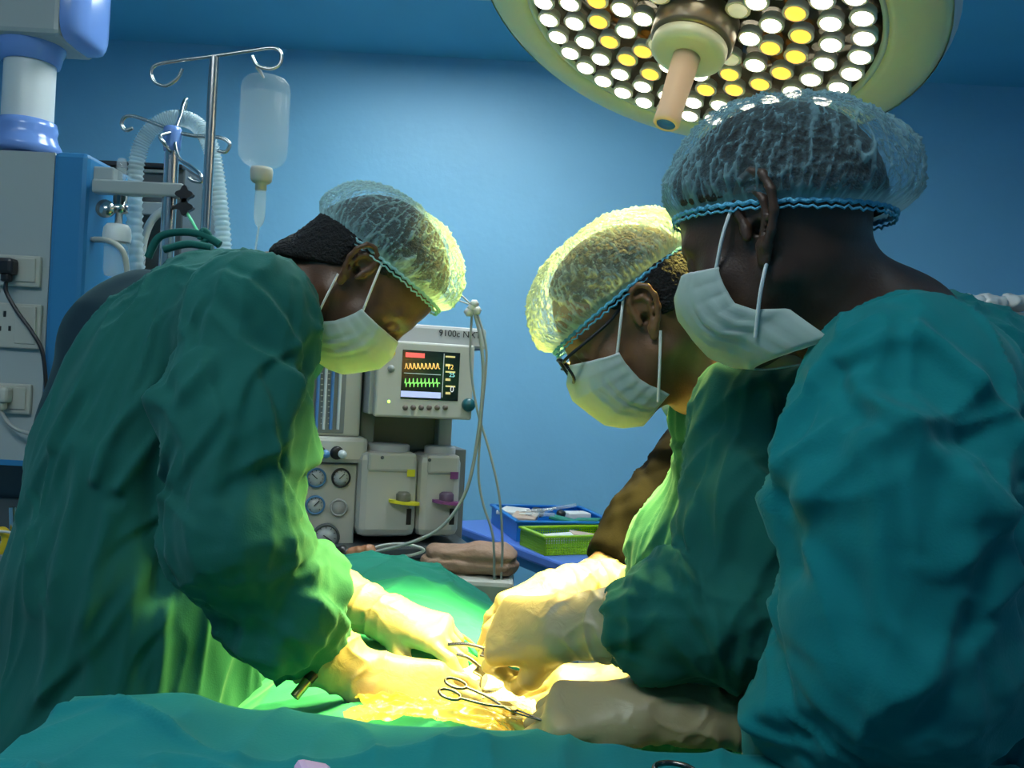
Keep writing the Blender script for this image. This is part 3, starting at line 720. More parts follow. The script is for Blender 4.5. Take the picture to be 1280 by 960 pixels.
def frame(origin, fwd_sign, yaw, pitch, roll=0.0):
    """head frame: columns forward, left, up.  fwd_sign +1 looks to +X; yaw turns away from the camera; pitch bows"""
    y, p = math.radians(yaw), math.radians(pitch)
    f = Vector((fwd_sign * math.cos(y) * math.cos(p), math.sin(y) * math.cos(p), -math.sin(p)))
    up = Vector((0, 0, 1)); up = (up - f * up.dot(f)).normalized()
    if roll: up = Matrix.Rotation(math.radians(roll), 3, f) @ up
    left = up.cross(f)
    M = Matrix((f, left, up)).transposed().to_4x4(); M.translation = origin
    return M
def head_prims(M, wide=1.0, ear=1.0):
    R = M.to_3x3(); T = lambda x, y, z: M @ Vector((x, y, z))
    E = lambda c, r, k=0.02, rot=None, op='+': ell(T(*c), r, (R @ rot) if rot else R, k, op)
    pr = [E((-0.006, 0, 0.044), (0.096, 0.075 * wide, 0.084)),
          E((-0.03, 0, 0.02), (0.072, 0.070 * wide, 0.072), 0.03),
          E((0.040, 0, -0.012), (0.050, 0.058, 0.072), 0.03),
          E((0.045, 0, -0.055), (0.042, 0.045, 0.050), 0.03)]
    for s in (-1, 1):
        pr += [cone(T(0.0, s * 0.052, -0.045), T(0.064, s * 0.016, -0.088), 0.018, 0.015, 0.025),
               cone(T(0.05, s * 0.048, -0.022), T(0.075, s * 0.03, -0.03), 0.02, 0.016, 0.02),
               cone(T(0.083, s * 0.012, 0.030), T(0.070, s * 0.045, 0.026), 0.011, 0.009, 0.012)]
    pr += [cone(T(0.070, -0.008, -0.092), T(0.070, 0.008, -0.092), 0.017, 0.017, 0.02)]
    for s in (-1, 1):
        pr += [ell(T(0.101, s * 0.031, 0.008), (0.018, 0.018, 0.013), R, 0.012, '-'),
               ell(T(0.0745, s * 0.031, 0.007), (0.0145, 0.014, 0.0135), R, 0.003)]
        pr += [cone(T(0.087, s * 0.020, 0.014), T(0.079, s * 0.043, 0.011), 0.0035, 0.0035, 0.004),
               cone(T(0.085, s * 0.020, 0.000), T(0.079, s * 0.043, 0.001), 0.003, 0.003, 0.004)]
    pr += [cone(T(0.086, 0, 0.020), T(0.108, 0, -0.022), 0.008, 0.011, 0.012),
           cone(T(0.098, 0.010, -0.030), T(0.098, -0.010, -0.030), 0.0085, 0.0085, 0.008),
           cone(T(0.093, 0.015, -0.058), T(0.093, -0.015, -0.058), 0.0075, 0.0075, 0.008),
           cone(T(0.092, 0.013, -0.070), T(0.092, -0.013, -0.070), 0.0085, 0.0085, 0.005)]
    # ears
    for s in (-1, 1):
        def e(x, z, o): return T(-0.012 + (x * 0.93 + z * -0.18) * ear, s * (0.0715 * wide + o * (1.0 if ear == 1 else 1.25)), 0.002 + z * ear)
        helix = [(0.010, 0.000, 0.004), (0.014, 0.012, 0.005), (0.013, 0.024, 0.008), (0.004, 0.033, 0.012), (-0.008, 0.034, 0.016),
                 (-0.018, 0.026, 0.019), (-0.022, 0.012, 0.019), (-0.020, -0.002, 0.016), (-0.013, -0.014, 0.012), (-0.004, -0.022, 0.009)]
        for a, b in zip(helix, helix[1:]): pr.append(cone(e(*a), e(*b), 0.0036 * ear, 0.0036 * ear, 0.003))
        anti = [(0.003, 0.022, 0.009), (-0.007, 0.020, 0.012), (-0.012, 0.010, 0.013), (-0.011, -0.001, 0.011), (-0.004, -0.010, 0.008)]
        for a, b in zip(anti, anti[1:]): pr.append(cone(e(*a), e(*b), 0.003 * ear, 0.003 * ear, 0.003))
        pr.append(cone(e(-0.002, 0.006, 0.003), e(-0.006, 0.020, 0.006), 0.014 * ear, 0.013 * ear, 0.004, w=R @ Vector((0.35, s * 1, 0)), s=0.28))
        pr.append(cone(e(-0.002, -0.020, 0.006), e(0.001, -0.029, 0.004), 0.0078 * ear, 0.0065 * ear, 0.005, w=R @ Vector((0.3, s * 1, 0)), s=0.5))
        pr.append(cone(e(0.012, 0.0, 0.003), e(0.011, -0.007, 0.004), 0.0045 * ear, 0.004 * ear, 0.004))
        pr.append(cone(e(0.0, -0.002, 0.008), e(0.004, -0.004, -0.004), 0.0055, 0.004, 0.003, op='-'))
    return pr

def make_cap(M, parent, mat, tilt, org, a, b, h, bulge, backb=0.0, seed=0, lift=0.0, band=None):
    """bouffant cap: a gathered shell from an elastic ring.  org/tilt place the ring in the head frame"""
    T = M @ Matrix.Translation(org) @ Matrix.Rotation(math.radians(tilt), 4, 'Y')
    nu, nv = 420, 110
    th = np.linspace(0, 2 * np.pi, nu, endpoint=False); v = np.linspace(0, 1, nv)
    TH, VV = np.meshgrid(th, v)
    ph = VV * np.pi / 2
    # profile: quick puff out from the ring, then dome
    puff = bulge * (1 - np.exp(-VV / 0.07)) * (1 - 0.25 * VV)
    back = 0.5 - 0.5 * np.cos(TH)       # 1 at the back
    rr = 1 + puff + backb * back * (1 - np.exp(-VV / 0.12)) * np.cos(ph) ** 0.6
    cx = np.cos(ph) ** 0.82
    x = a * rr * cx * np.cos(TH); y = b * rr * cx * np.sin(TH)
    z = h * np.sin(ph) ** 0.92 + lift * back * np.sin(ph)
    base = np.stack([x, y, z], -1).reshape(-1, 3)
    thf, vf = TH.ravel(), VV.ravel()
    c, s = np.cos(thf), np.sin(thf)
    w = noise(np.stack([c * 3 + seed, s * 3, vf * 3], 1)) * 0.6
    pl = ridge(np.stack([c * 11 + w + seed, s * 11 + w, vf * 2.6], 1), 8)
    pl2 = ridge(np.stack([c * 22 + 2 * w + seed, s * 22 + w, vf * 9 + 3], 1), 8)
    cr = ridge(np.stack([c * 7 + seed, s * 7 + w, vf * 11 + 7], 1), 9)
    fade = np.clip(1 - vf, 0, 1)
    gath = np.exp(-vf / 0.10)
    N = base / np.array([a * a, b * b, h * h]); N /= np.linalg.norm(N, axis=1, keepdims=True) + 1e-9
    amp = (0.0042 * pl + 0.0022 * pl2 * (0.5 + fade) + 0.0025 * cr) * np.clip(fade * 4, 0, 1) * np.clip(vf * 12, 0.15, 1) + 0.006 * noise(np.stack([c * 2.2 + seed, s * 2.2, vf * 2.5], 1)) * np.clip(vf * 5, 0, 1) * np.clip(fade * 3, 0, 1)
    Vv = base + N * amp[:, None]
    Vw = (np.array(T.to_3x3()) @ Vv.T).T + np.array(T.translation)
    i = np.arange(nu); i2 = (i + 1) % nu
    Fc = np.concatenate([np.stack([j * nu + i, j * nu + i2, (j + 1) * nu + i2, (j + 1) * nu + i], 1) for j in range(nv - 1)])
    o = mesh_obj('cap', Vw, Fc, mat, parent)
    at = o.data.attributes.new('pleat', 'FLOAT', 'POINT')
    val = np.clip(1.0 * pl + 0.6 * pl2 + 0.6 * cr - 0.12, 0, 1) * (0.75 + 0.25 * fade) + 0.6 * gath + 0.55 * np.exp(-((vf - 0.0) / 0.03) ** 2)
    val += 0.45 * backb * back.ravel() * 2
    at.data.foreach_set('value', val.astype(np.float32))
    ring = MB(); pts = []
    n = 160
    for k in range(n + 1):
        t = 2 * math.pi * k / n
        pts.append(T @ Vector((a * 1.012 * math.cos(t), b * 1.012 * math.sin(t), 0.0015 * math.sin(t * 60))))
    ring.tube(pts, 0.0024, 6, caps=False)
    pts2 = [p + (T.to_3x3() @ Vector((0, 0, -0.006 + 0.0012 * float(noise(np.array([[k * 0.7, seed, 0.3]]))[0])))) for k, p in enumerate(pts)]
    ring.tube(pts2, 0.0013, 5, caps=False)
    rb = ring.build('elastic_band', band or M_BAND); rb.parent = o
    return o

def make_mask(M, parent, drop=0.0, wide=1.0, mat=None, seed=0, back=0.0):
    nu, nv = 61, 33
    rows = [(0.104, 0.006, 0.0725, 0.042, -0.020), (0.1215, -0.012, 0.073, 0.043, -0.032), (0.1265, -0.035, 0.072, 0.042, -0.046), (0.119, -0.062, 0.070, 0.040, -0.060),
            (0.110, -0.086, 0.066, 0.034 - back * 0.3, -0.074), (0.094, -0.102, 0.062, 0.026 - back, -0.086), (0.070, -0.115, 0.055, 0.020 - back * 1.6, -0.098 - back)]
    rows = np.array(rows)
    V = []
    for j in range(nv):
        q = j / (nv - 1) * (len(rows) - 1); i = min(int(q), len(rows) - 2); f = q - i; f = f * f * (3 - 2 * f) * 0.5 + f * 0.5
        x0, z0, ys, xs, zs = rows[i] * (1 - f) + rows[i + 1] * f
        for k in range(nu):
            u = -1 + 2 * k / (nu - 1); au = abs(u)
            ang = au * math.pi / 2
            x = xs + (x0 - xs) * math.cos(ang) ** 0.85
            y = math.copysign(ys * wide * math.sin(ang) ** 0.95, u)
            z = z0 + (zs - z0) * (1 - math.cos(ang)) ** 0.9
            # pleats deepen at the sides
            pl = math.sin(j / (nv - 1) * math.pi * 2 * 3.0 + seed)
            d = 0.0012 * pl * (0.35 + au ** 1.5)
            x += d * math.cos(ang) * 0.6; y += math.copysign(d * math.sin(ang), u)
            crs = 0.0045 * math.sin(au * 26 + seed * 2 + j * 0.10) * math.exp(-((au - 0.72) / 0.24) ** 2) * (0.4 + 0.6 * math.exp(-((j / nv - 0.55) / 0.3) ** 2))
            y += math.copysign(crs, u); x += crs * 0.3
            V.append((x, y, z + drop * (j / nv)))
    V = (np.array(M.to_3x3()) @ np.array(V).T).T + np.array(M.translation)
    Fc = np.array([(j * nu + k, j * nu + k + 1, (j + 1) * nu + k + 1, (j + 1) * nu + k) for j in range(nv - 1) for k in range(nu - 1)])
    o = mesh_obj('face_mask', V, Fc, mat or M_MASK, parent)
    so = o.modifiers.new('thickness', 'SOLIDIFY'); so.thickness = 0.0012
    for s in (-1, 1):
        for (x, z, ex, ez) in ((0.046, -0.020, -0.002, 0.037), (0.037, -0.098, -0.014, -0.026)):
            mb = MB()
            a = Vector((x, s * (0.072 if z > -0.05 else 0.062) * wide, z)); c = Vector((ex - 0.002, s * 0.078, ez)); mid = (a + c) / 2 + Vector((0, s * 0.006, 0))
            mb.tube([M @ p for p in catmull([a, mid, c], 6)], 0.0019, 6)
            l = mb.build('ear_loop', M_LOOP); l.parent = o
    for j in (0, nv - 1):
        h = MB().tube([Vector(V[j * nu + k]) for k in range(nu)], 0.0013, 5).build('hem', M_LOOP); h.parent = o
    return o

def make_hair(M, parent, cuts, infl=1.035, wide=1.0, nape=False):
    R = M.to_3x3(); T = lambda x, y, z: M @ Vector((x, y, z))
    pr = [ell(T(-0.006, 0, 0.044), (0.096 * infl, 0.075 * infl * wide, 0.084 * infl), R, 0.01),
          ell(T(-0.03, 0, 0.018), (0.072 * infl + 0.001, 0.070 * infl * wide, 0.074 * infl), R, 0.03)]
    if nape: pr.append(cone(T(-0.052, 0, -0.005), T(-0.060, 0, -0.078), 0.056, 0.046, 0.03))
    for p, n in cuts:
        pr.append(plane(T(*p), R @ Vector(n), T(*p), 0.4, 0.006))
    for s in (-1, 1): pr.append(ell(T(-0.012, s * 0.086, 0.004), (0.030, 0.022, 0.036), R, 0.006, '-'))
    V, Fc = sdf(pr, 0.0035, it=2)
    N = normals(V, Fc)
    V = V + N * (0.0015 * noise(V * 160))[:, None]
    return mesh_obj('hair', V, Fc, M_HAIR, parent)

def hand_chains(W, side, curls, thumb=(0.5, 0.4), spread=0.0, sc=1.0):
    """W: 4x4 hand frame (X to the fingers, Y to the thumb side, Z back of hand)."""
    T = lambda x, y, z: W @ Vector((x * sc, y * sc, z * sc))
    pr = []
    mcps = [(0.088, 0.030), (0.092, 0.009), (0.087, -0.012), (0.079, -0.031)]
    lens = [(0.043, 0.026, 0.021), (0.048, 0.030, 0.022), (0.044, 0.028, 0.021), (0.034, 0.021, 0.019)]
    for i, ((mx, my), L) in enumerate(zip(mcps, lens)):
        pr.append(cone(T(0.0, my * 0.55, 0), T(mx, my, 0), 0.019 * sc, 0.0135 * sc, 0.016))
        ang = 0; x, y, z = mx, my, 0.0; c = curls[i]; sp = spread * (1.5 - i)
        r0 = [0.0098, 0.0100, 0.0095, 0.0085][i]
        for j, l in enumerate(L):
            ang += c[j] if isinstance(c, (list, tuple)) else c * (0.8, 1.0, 0.6)[j]
            nx = x + l * math.cos(ang) * math.cos(sp); nz = z - l * math.sin(ang); ny = y + l * math.cos(ang) * math.sin(sp)
            pr.append(cone(T(x, y, z), T(nx, ny, nz), (r0 - 0.0006 * j) * sc, (r0 - 0.0006 * (j + 1)) * sc, 0.004))
            x, y, z = nx, ny, nz
    a, b = thumb
    p0 = (0.018, 0.022, -0.012); p1 = (0.052, 0.044 + 0.012 * a, -0.022 - 0.01 * b)
    p2 = (0.082, 0.047 + 0.022 * a, -0.032 - 0.022 * b); p3 = (0.107, 0.040 + 0.024 * a, -0.038 - 0.030 * b)
    pr += [cone(T(*p0), T(*p1), 0.018 * sc, 0.014 * sc, 0.014), cone(T(*p1), T(*p2), 0.0125 * sc, 0.0105 * sc, 0.008), cone(T(*p2), T(*p3), 0.0105 * sc, 0.009 * sc, 0.005)]
    return pr
def hand_frame(wrist, tip, dorsal, side):
    """side +1: thumb on the (dorsal x fwd) side"""
    x = (Vector(tip) - Vector(wrist)).normalized(); z = Vector(dorsal); z = (z - x * z.dot(x)).normalized(); y = z.cross(x) * side
    M = Matrix((x, y, z)).transposed().to_4x4(); M.translation = wrist
    return M
def make_glove(parent, cuff, wrist, tip, dorsal, side, curls, thumb=(0.5, 0.4), rc=0.042, rw=0.030, spread=0.03, sc=1.0, seed=0, res=0.0026, name='glove'):
    W = hand_frame(wrist, tip, dorsal, side)
    pr = [cone(cuff, wrist, rc, rw, 0.01, w=W.to_3x3() @ Vector((0, 0, 1)), s=0.85), cone(wrist, W @ Vector((0.03, 0, 0)), rw * 0.92, 0.026 * sc, 0.02, w=W.to_3x3() @ Vector((0, 0, 1)), s=0.75)]
    pr += hand_chains(W, side, curls, thumb, spread, sc)
    d = (Vector(cuff) - Vector(wrist)).normalized()
    pr.append(plane(Vector(cuff), d, cuff, rc * 2.2, 0.002))
    V, Fc = sdf(pr, res, it=2)
    N = normals(V, Fc)
    t = (V - np.array(wrist)) @ np.array(d); L = (Vector(cuff) - Vector(wrist)).length
    wr = np.clip((t + 0.03) / 0.05, 0.12, 1)
    disp = 0.0042 * ridge(np.stack([t * 26 + seed, V[:, 1] * 9, V[:, 2] * 9], 1), 3) + 0.003 * ridge(V * np.array([22, 22, 34]) + seed, 4)
    disp += 0.004 * np.exp(-((t - L + 0.004) / 0.003) ** 2)
    V = V + N * (disp * wr)[:, None]
    return mesh_obj(name, V, Fc, M_GLOVE, parent)

def build_body(M, neck, torso, arms, legs, mat, label, cat='person', wide=1.0, necks=0.056, ear=1.0):
    """one continuous skin: head, neck, trunk, arms to inside the gloves, legs to the floor"""
    pr = []
    nb = M @ Vector((-0.022, 0, -0.035)); nf = M @ Vector((0.012, 0, -0.062))
    pr.append(cone(nb, neck, 0.052, necks, 0.03, w=M.to_3x3() @ Vector((0, 1, 0)), s=0.98))
    pr.append(cone(nf, neck + Vector((0, 0, -0.01)), 0.036, necks, 0.03))
    for (a, ra), (b, rb) in zip(torso, torso[1:]): pr.append(cone(a, b, ra, rb, 0.05, w=(0, 1, 0), s=1.15))
    for arm in arms:
        pr.append(cone(neck, arm[0][0], 0.05, arm[0][1], 0.05))
        for (a, ra), (b, rb) in zip(arm, arm[1:]): pr.append(cone(a, b, ra, rb, 0.02))
    for leg in legs:
        for (a, ra), (b, rb) in zip(leg, leg[1:]): pr.append(cone(a, b, ra, rb, 0.03))
    pr += head_prims(M, wide, ear)
    c = np.array(M.translation); n = np.array(neck)
    lo = c - 0.135; hi = c + 0.15
    V, Fc = sdf(pr, 0.014, zones=[(lo, hi, 0.0024), (np.minimum(c, n) - 0.1, np.maximum(c, n) + 0.1, 0.006)], it=2)
    o = mesh_obj('person', V, Fc, mat)
    tag(o, label, cat)
    return o
def legs_from(hip, feet):
    out = []
    for s, (fx, fy, tx) in zip((-1, 1), feet):
        h = Vector((hip.x, hip.y + s * 0.09, hip.z)); f = Vector((fx, fy, 0.09)); k = (h + f) / 2 + Vector((0.02 * tx, 0, 0.02))
        out.append([(h, 0.09), (k, 0.056), (f, 0.042), (f + Vector((0.0, 0, -0.035)), 0.045), (f + Vector((0.15 * tx, 0, -0.052)), 0.032)])
    return out
def gown_obj(name, prims, limbs, mat, parent, res=0.006, creases=(), amp=1.0, seed=0.0, keep=None, zfine=0.8):
    los, his = zip(*[prim_box(q) for q in prims if q['op'] == '+'])
    lo = np.min(los, 0) - 0.05; hi = np.max(his, 0) + 0.05; lo2 = lo.copy(); lo2[2] = zfine
    V, Fc = sdf(prims, 0.02, zones=[((lo[0], lo[1], 9), (hi[0], hi[1], 10), res), ((lo[0], lo[1], zfine), (hi[0], hi[1], hi[2]), res)], it=3)
    N = normals(V, Fc)
    V = fold_displace(V, N, limbs, creases, amp, seed, keep=keep)
    return mesh_obj(name, V, Fc, mat, parent)
def cuffs(*ps):
    def k(V):
        w = np.ones(len(V))
        for p in ps: w = w * (1 - 0.85 * np.exp(-(np.linalg.norm(V - np.array(p), axis=1) / 0.055) ** 2))
        return w
    return k
def chain(ch, k=0.05, w=None, s=1.0):
    return [cone(a, b, ra, rb, k, w=w, s=s) for (a, ra), (b, rb) in zip(ch, ch[1:])]
def sleeve(ch, k=0.03):
    pr = chain(ch, k)
    a, b = Vector(ch[-2][0]), Vector(ch[-1][0]); d = (b - a).normalized()
    pr.append(plane(b, d, b, ch[-1][1] * 2.5, 0.004)); return pr
def shrink(ch, d): return [(p, max(r - d, 0.02)) for p, r in ch]
def line(Y, *pts): return [P(x, y, Y) for x, y in pts]

# ---- surgeon on the left ------------------------------------------------------------------
ML = frame(P(440, 334, 1.25) + Vector((0, 0.07, 0)), 1, 8, 60)
ML.translation = ML.translation - ML.to_3x3() @ Vector((-0.012, 0, 0.004))
neckL = P(338, 375, 1.35)
torL = [(P(272, 412, 1.37), 0.098), (P(230, 458, 1.38), 0.125), (P(210, 560, 1.38), 0.160), (P(192, 720, 1.38), 0.180), (P(165, 900, 1.38), 0.200), (Vector((-0.60, 1.38, 0.45)), 0.22)]
armL1 = [(P(318, 398, 1.19), 0.080), (P(294, 520, 1.14), 0.080), (P(292, 670, 1.10), 0.074), (P(355, 762, 1.14), 0.060), (P(402, 815, 1.18), 0.037)]
armL2 = [(P(305, 400, 1.55), 0.08), (P(288, 540, 1.56), 0.076), (P(282, 665, 1.55), 0.070), (P(385, 726, 1.48), 0.045)]
wrL1, tipL1 = P(462, 853, 1.18), P(600, 884, 1.17)
wrL2, tipL2 = P(490, 775, 1.40), P(578, 800, 1.34)
hipL = Vector((-0.58, 1.38, 0.88))
surgeon_l = build_body(ML, neckL, shrink(torL[:5], 0.035), [shrink(armL1[:4], 0.03) + [(armL1[4][0], 0.02), (wrL1, 0.022), (wrL1.lerp(tipL1, 0.4), 0.012)], shrink(armL2[:3], 0.03) + [(wrL2, 0.022), (wrL2.lerp(tipL2, 0.4), 0.012)]],
                       legs_from(hipL, [(-0.55, 1.26, 1), (-0.60, 1.5, 1)]), M_SKIN_L,
                       'surgeon at the left in shaded green gown, head bowed low beside the drip bottle')
pr = chain(torL, 0.07, (0, 1, 0), 1.12)
pr += [cone(torL[0][0], armL1[0][0], 0.085, 0.078, 0.06), cone(torL[0][0], armL2[0][0], 0.085, 0.078, 0.06), cone(P(330, 378, 1.34), P(275, 405, 1.36), 0.066, 0.09, 0.05),
       cone(P(350, 440, 1.36), P(255, 520, 1.36), 0.06, 0.13, 0.06)]
pr += sleeve(armL1) + sleeve(armL2)
pr.append(cone(P(338, 375, 1.345), P(372, 365, 1.34), 0.050, 0.052, 0.006, op='-'))
cl = [(line(1.0, (345, 340), (310, 400), (245, 470), (212, 560), (205, 640), (250, 720), (320, 790)), 0.010, 0.010),
      (line(1.0, (205, 480), (190, 600), (200, 740)), -0.022, 0.020),
      (line(1.0, (215, 485), (190, 545), (150, 610)), 0.010, 0.008), (line(1.0, (190, 470), (130, 560), (120, 600)), 0.009, 0.008), (line(1.0, (160, 350), (90, 440), (60, 560)), 0.008, 0.010),
      (line(1.0, (350, 500), (345, 600), (360, 700)), 0.008, 0.012), (line(1.0, (250, 500), (300, 470), (360, 465)), 0.005, 0.005), (line(1.0, (205, 760), (195, 880)), 0.008, 0.007),
      (line(1.0, (240, 540), (270, 640), (330, 730)), 0.007, 0.009), (line(1.0, (100, 560), (80, 700), (75, 860)), 0.009, 0.012), (line(1.0, (140, 640), (120, 760), (130, 860)), 0.007, 0.010)]
cl = [([ (lambda p: CAMV + (p - CAMV) * 1.2)(Vector(q)) for q in pts], A, W) for pts, A, W in cl] if False else [([Vector((q.x * 1.18, 1.18, CAMZ + (q.z - CAMZ) * 1.18)) for q in pts], A, W) for pts, A, W in cl]
limL = [(torL[1][0], torL[4][0], 0.2, 'body'), (armL1[0][0], armL1[2][0], 0.08, 'sleeve'), (armL1[2][0], armL1[4][0], 0.05, 'sleeve'), (armL2[0][0], armL2[2][0], 0.08, 'sleeve'), (armL2[2][0], armL2[3][0], 0.06, 'bunch')]
gown_l = gown_obj('gown', pr, limL, M_GOWN_SHADED, surgeon_l, creases=cl, seed=1.3, amp=1.2, res=0.0048, keep=cuffs(armL1[4][0], armL2[3][0]))
# undershirt showing behind the gown's open back
V, Fc = sdf(chain([(P(188, 450, 1.46), 0.13), (P(180, 570, 1.48), 0.152), (P(180, 760, 1.46), 0.15)], 0.06, (0, 1, 0), 1.0), 0.012)
V = V + normals(V, Fc) * (0.02 * ridge(V * np.array([5, 5, 3]), 2))[:, None]
mesh_obj('scrub_shirt', V, Fc, M_NAVY, surgeon_l)
make_hair(ML, surgeon_l, [((0.055, 0, 0.06), (1, 0, -0.35)), ((-0.05, 0, -0.085), (0.45, 0, -1)), ((0.006, 0, 0.02), (0.9, 0, -0.75))], 1.08, nape=True)
make_cap(ML, surgeon_l, M_CAP, -25, (-0.010, 0, 0.036), 0.110, 0.083, 0.104, 0.14, 0.03, seed=2, band=M_BAND_P)
make_mask(ML, surgeon_l, seed=1)
make_glove(surgeon_l, P(396, 808, 1.18), wrL1, tipL1, (0.0, -0.75, 0.6), -1, [0.30, 0.36, 0.42, 0.5], (0.5, 0.6), rc=0.046, seed=2, sc=1.08)
make_glove(surgeon_l, P(378, 722, 1.485), wrL2, tipL2, (0.1, -0.35, 0.9), -1, [0.5, 0.75, 0.9, 1.0], (0.4, 0.9), rc=0.050, rw=0.036, seed=5)
# tied tapes at the nape
mb = MB(); mb.tube(catmull(line(1.38, (185, 322), (200, 296), (232, 290), (258, 296), (275, 306)), 8), 0.0065, 6)
mb.tube(catmull(line(1.38, (250, 300), (254, 288), (262, 296), (250, 306)), 6), 0.005, 6); mb.tube(catmull(line(1.36, (205, 312), (235, 305), (265, 310)), 6), 0.006, 6)
mb.build('neck_tape', M_GOWN_SHADED, gown_l)

# ---- surgeon in the middle ----------------------------------------------------------------
MM = frame(P(812, 392, 1.12) + Vector((0, 0.07, 0)), -1, 6, 38)
MM.translation = MM.translation - MM.to_3x3() @ Vector((-0.012, 0, 0.004))
neckM = P(898, 470, 1.27)
torM = [(P(965, 520, 1.33), 0.095), (P(985, 560, 1.33), 0.125), (P(968, 660, 1.33), 0.15), (P(945, 800, 1.33), 0.155), (P(945, 930, 1.33), 0.17), (Vector((0.36, 1.33, 0.45)), 0.2)]
armM1 = [(P(955, 525, 1.10), 0.078), (P(950, 650, 1.05), 0.082), (P(925, 765, 1.03), 0.070), (P(845, 772, 1.04), 0.058), (P(768, 778, 1.06), 0.039)]
armM2 = [(P(930, 540, 1.46), 0.078), (P(905, 690, 1.47), 0.078), (P(880, 800, 1.44), 0.065), (P(830, 842, 1.34), 0.043)]
wrM1, tipM1 = P(700, 786, 1.09), P(600, 790, 1.17)
wrM2, tipM2 = P(775, 860, 1.25), P(690, 862, 1.22)
hipM = Vector((0.36, 1.28, 0.86))
surgeon_m = build_body(MM, neckM, shrink(torM[:5], 0.035), [shrink(armM1[:4], 0.03) + [(armM1[4][0], 0.02), (wrM1, 0.022), (wrM1.lerp(tipM1, 0.4), 0.012)], shrink(armM2[:3], 0.03) + [(wrM2, 0.022), (wrM2.lerp(tipM2, 0.4), 0.012)]],
                       legs_from(hipM, [(0.36, 1.17, -1), (0.38, 1.4, -1)]), M_SKIN_M,
                       'surgeon in the middle wearing dark-framed glasses under a brightly lit cap, facing left')
pr = chain(torM, 0.06, (0, 1, 0), 1.12)
pr += [cone(torM[0][0], armM1[0][0], 0.08, 0.076, 0.06), cone(torM[0][0], armM2[0][0], 0.08, 0.076, 0.06), cone(P(905, 478, 1.27), P(960, 515, 1.28), 0.066, 0.085, 0.04),
       cone(P(893, 530, 1.27), P(940, 640, 1.28), 0.055, 0.11, 0.05), cone(P(850, 690, 1.3), P(850, 900, 1.3), 0.07, 0.06, 0.06)]
pr += sleeve(armM1) + sleeve(armM2)
pr.append(cone(P(893, 470, 1.27), P(850, 440, 1.26), 0.054, 0.056, 0.006, op='-'))
S = lambda Y, pts, A, W: ([P(x, y, Y) for x, y in pts], A, W)
cm = [S(1.08, [(905, 470), (880, 520), (870, 600), (860, 660)], 0.010, 0.008), S(1.08, [(925, 480), (895, 560), (880, 640)], 0.009, 0.008), S(1.08, [(1000, 480), (940, 540), (905, 620), (870, 700)], 0.010, 0.010),
      S(1.05, [(880, 700), (850, 640), (845, 600)], 0.010, 0.010), S(1.05, [(900, 640), (880, 700), (830, 730), (770, 745)], 0.008, 0.009), S(1.05, [(960, 690), (900, 720), (860, 700)], 0.007, 0.007),
      S(1.05, [(780, 800), (850, 795), (900, 770)], 0.006, 0.007), S(1.05, [(800, 765), (860, 750), (940, 760)], 0.006, 0.006)]
for i, (x, y) in enumerate([(822, 560), (812, 600), (803, 640), (795, 680), (790, 720), (830, 620), (838, 580)]):
    cm.append(S(1.2, [(x, y - 28), (x + 14, y), (x + 2, y + 24)], 0.008, 0.006))
for x in range(790, 915, 14): cm.append(S(1.2, [(x, 800), (x + 6, 880)], 0.009, 0.006))
limM = [(torM[1][0], torM[4][0], 0.17, 'body'), (P(893, 540, 1.31), P(850, 900, 1.30), 0.09, 'body'), (armM1[0][0], armM1[2][0], 0.08, 'sleeve'), (armM1[2][0], armM1[4][0], 0.05, 'sleeve'), (armM2[0][0], armM2[2][0], 0.08, 'sleeve')]
gown_m = gown_obj('gown', pr, limM, M_GOWN_SHADED, surgeon_m, creases=cm, seed=4.1, amp=1.2, res=0.0045, keep=cuffs(armM1[4][0], armM2[3][0]))
make_hair(MM, surgeon_m, [((0.06, 0, 0.06), (1, 0, -0.35)), ((-0.03, 0, -0.012), (0.15, 0, -1)), ((0.008, 0, 0.02), (0.9, 0, -0.8))], 1.07)
make_cap(MM, surgeon_m, M_CAP_Y, 4, (-0.002, 0, 0.040), 0.112, 0.084, 0.104, 0.15, 0.02, seed=6)
make_mask(MM, surgeon_m, seed=2)
make_glove(surgeon_m, P(778, 777, 1.06), wrM1, tipM1, (0.05, -0.85, 0.55), 1, [0.9, 1.0, 1.1, 1.15], (0.1, 0.7), rc=0.047, rw=0.034, seed=8, sc=1.08)
make_glove(surgeon_m, P(835, 846, 1.34), wrM2, tipM2, (0.0, -0.45, 0.9), 1, [0.4, 0.5, 0.6, 0.6], (0.4, 0.6), rc=0.044, seed=9)
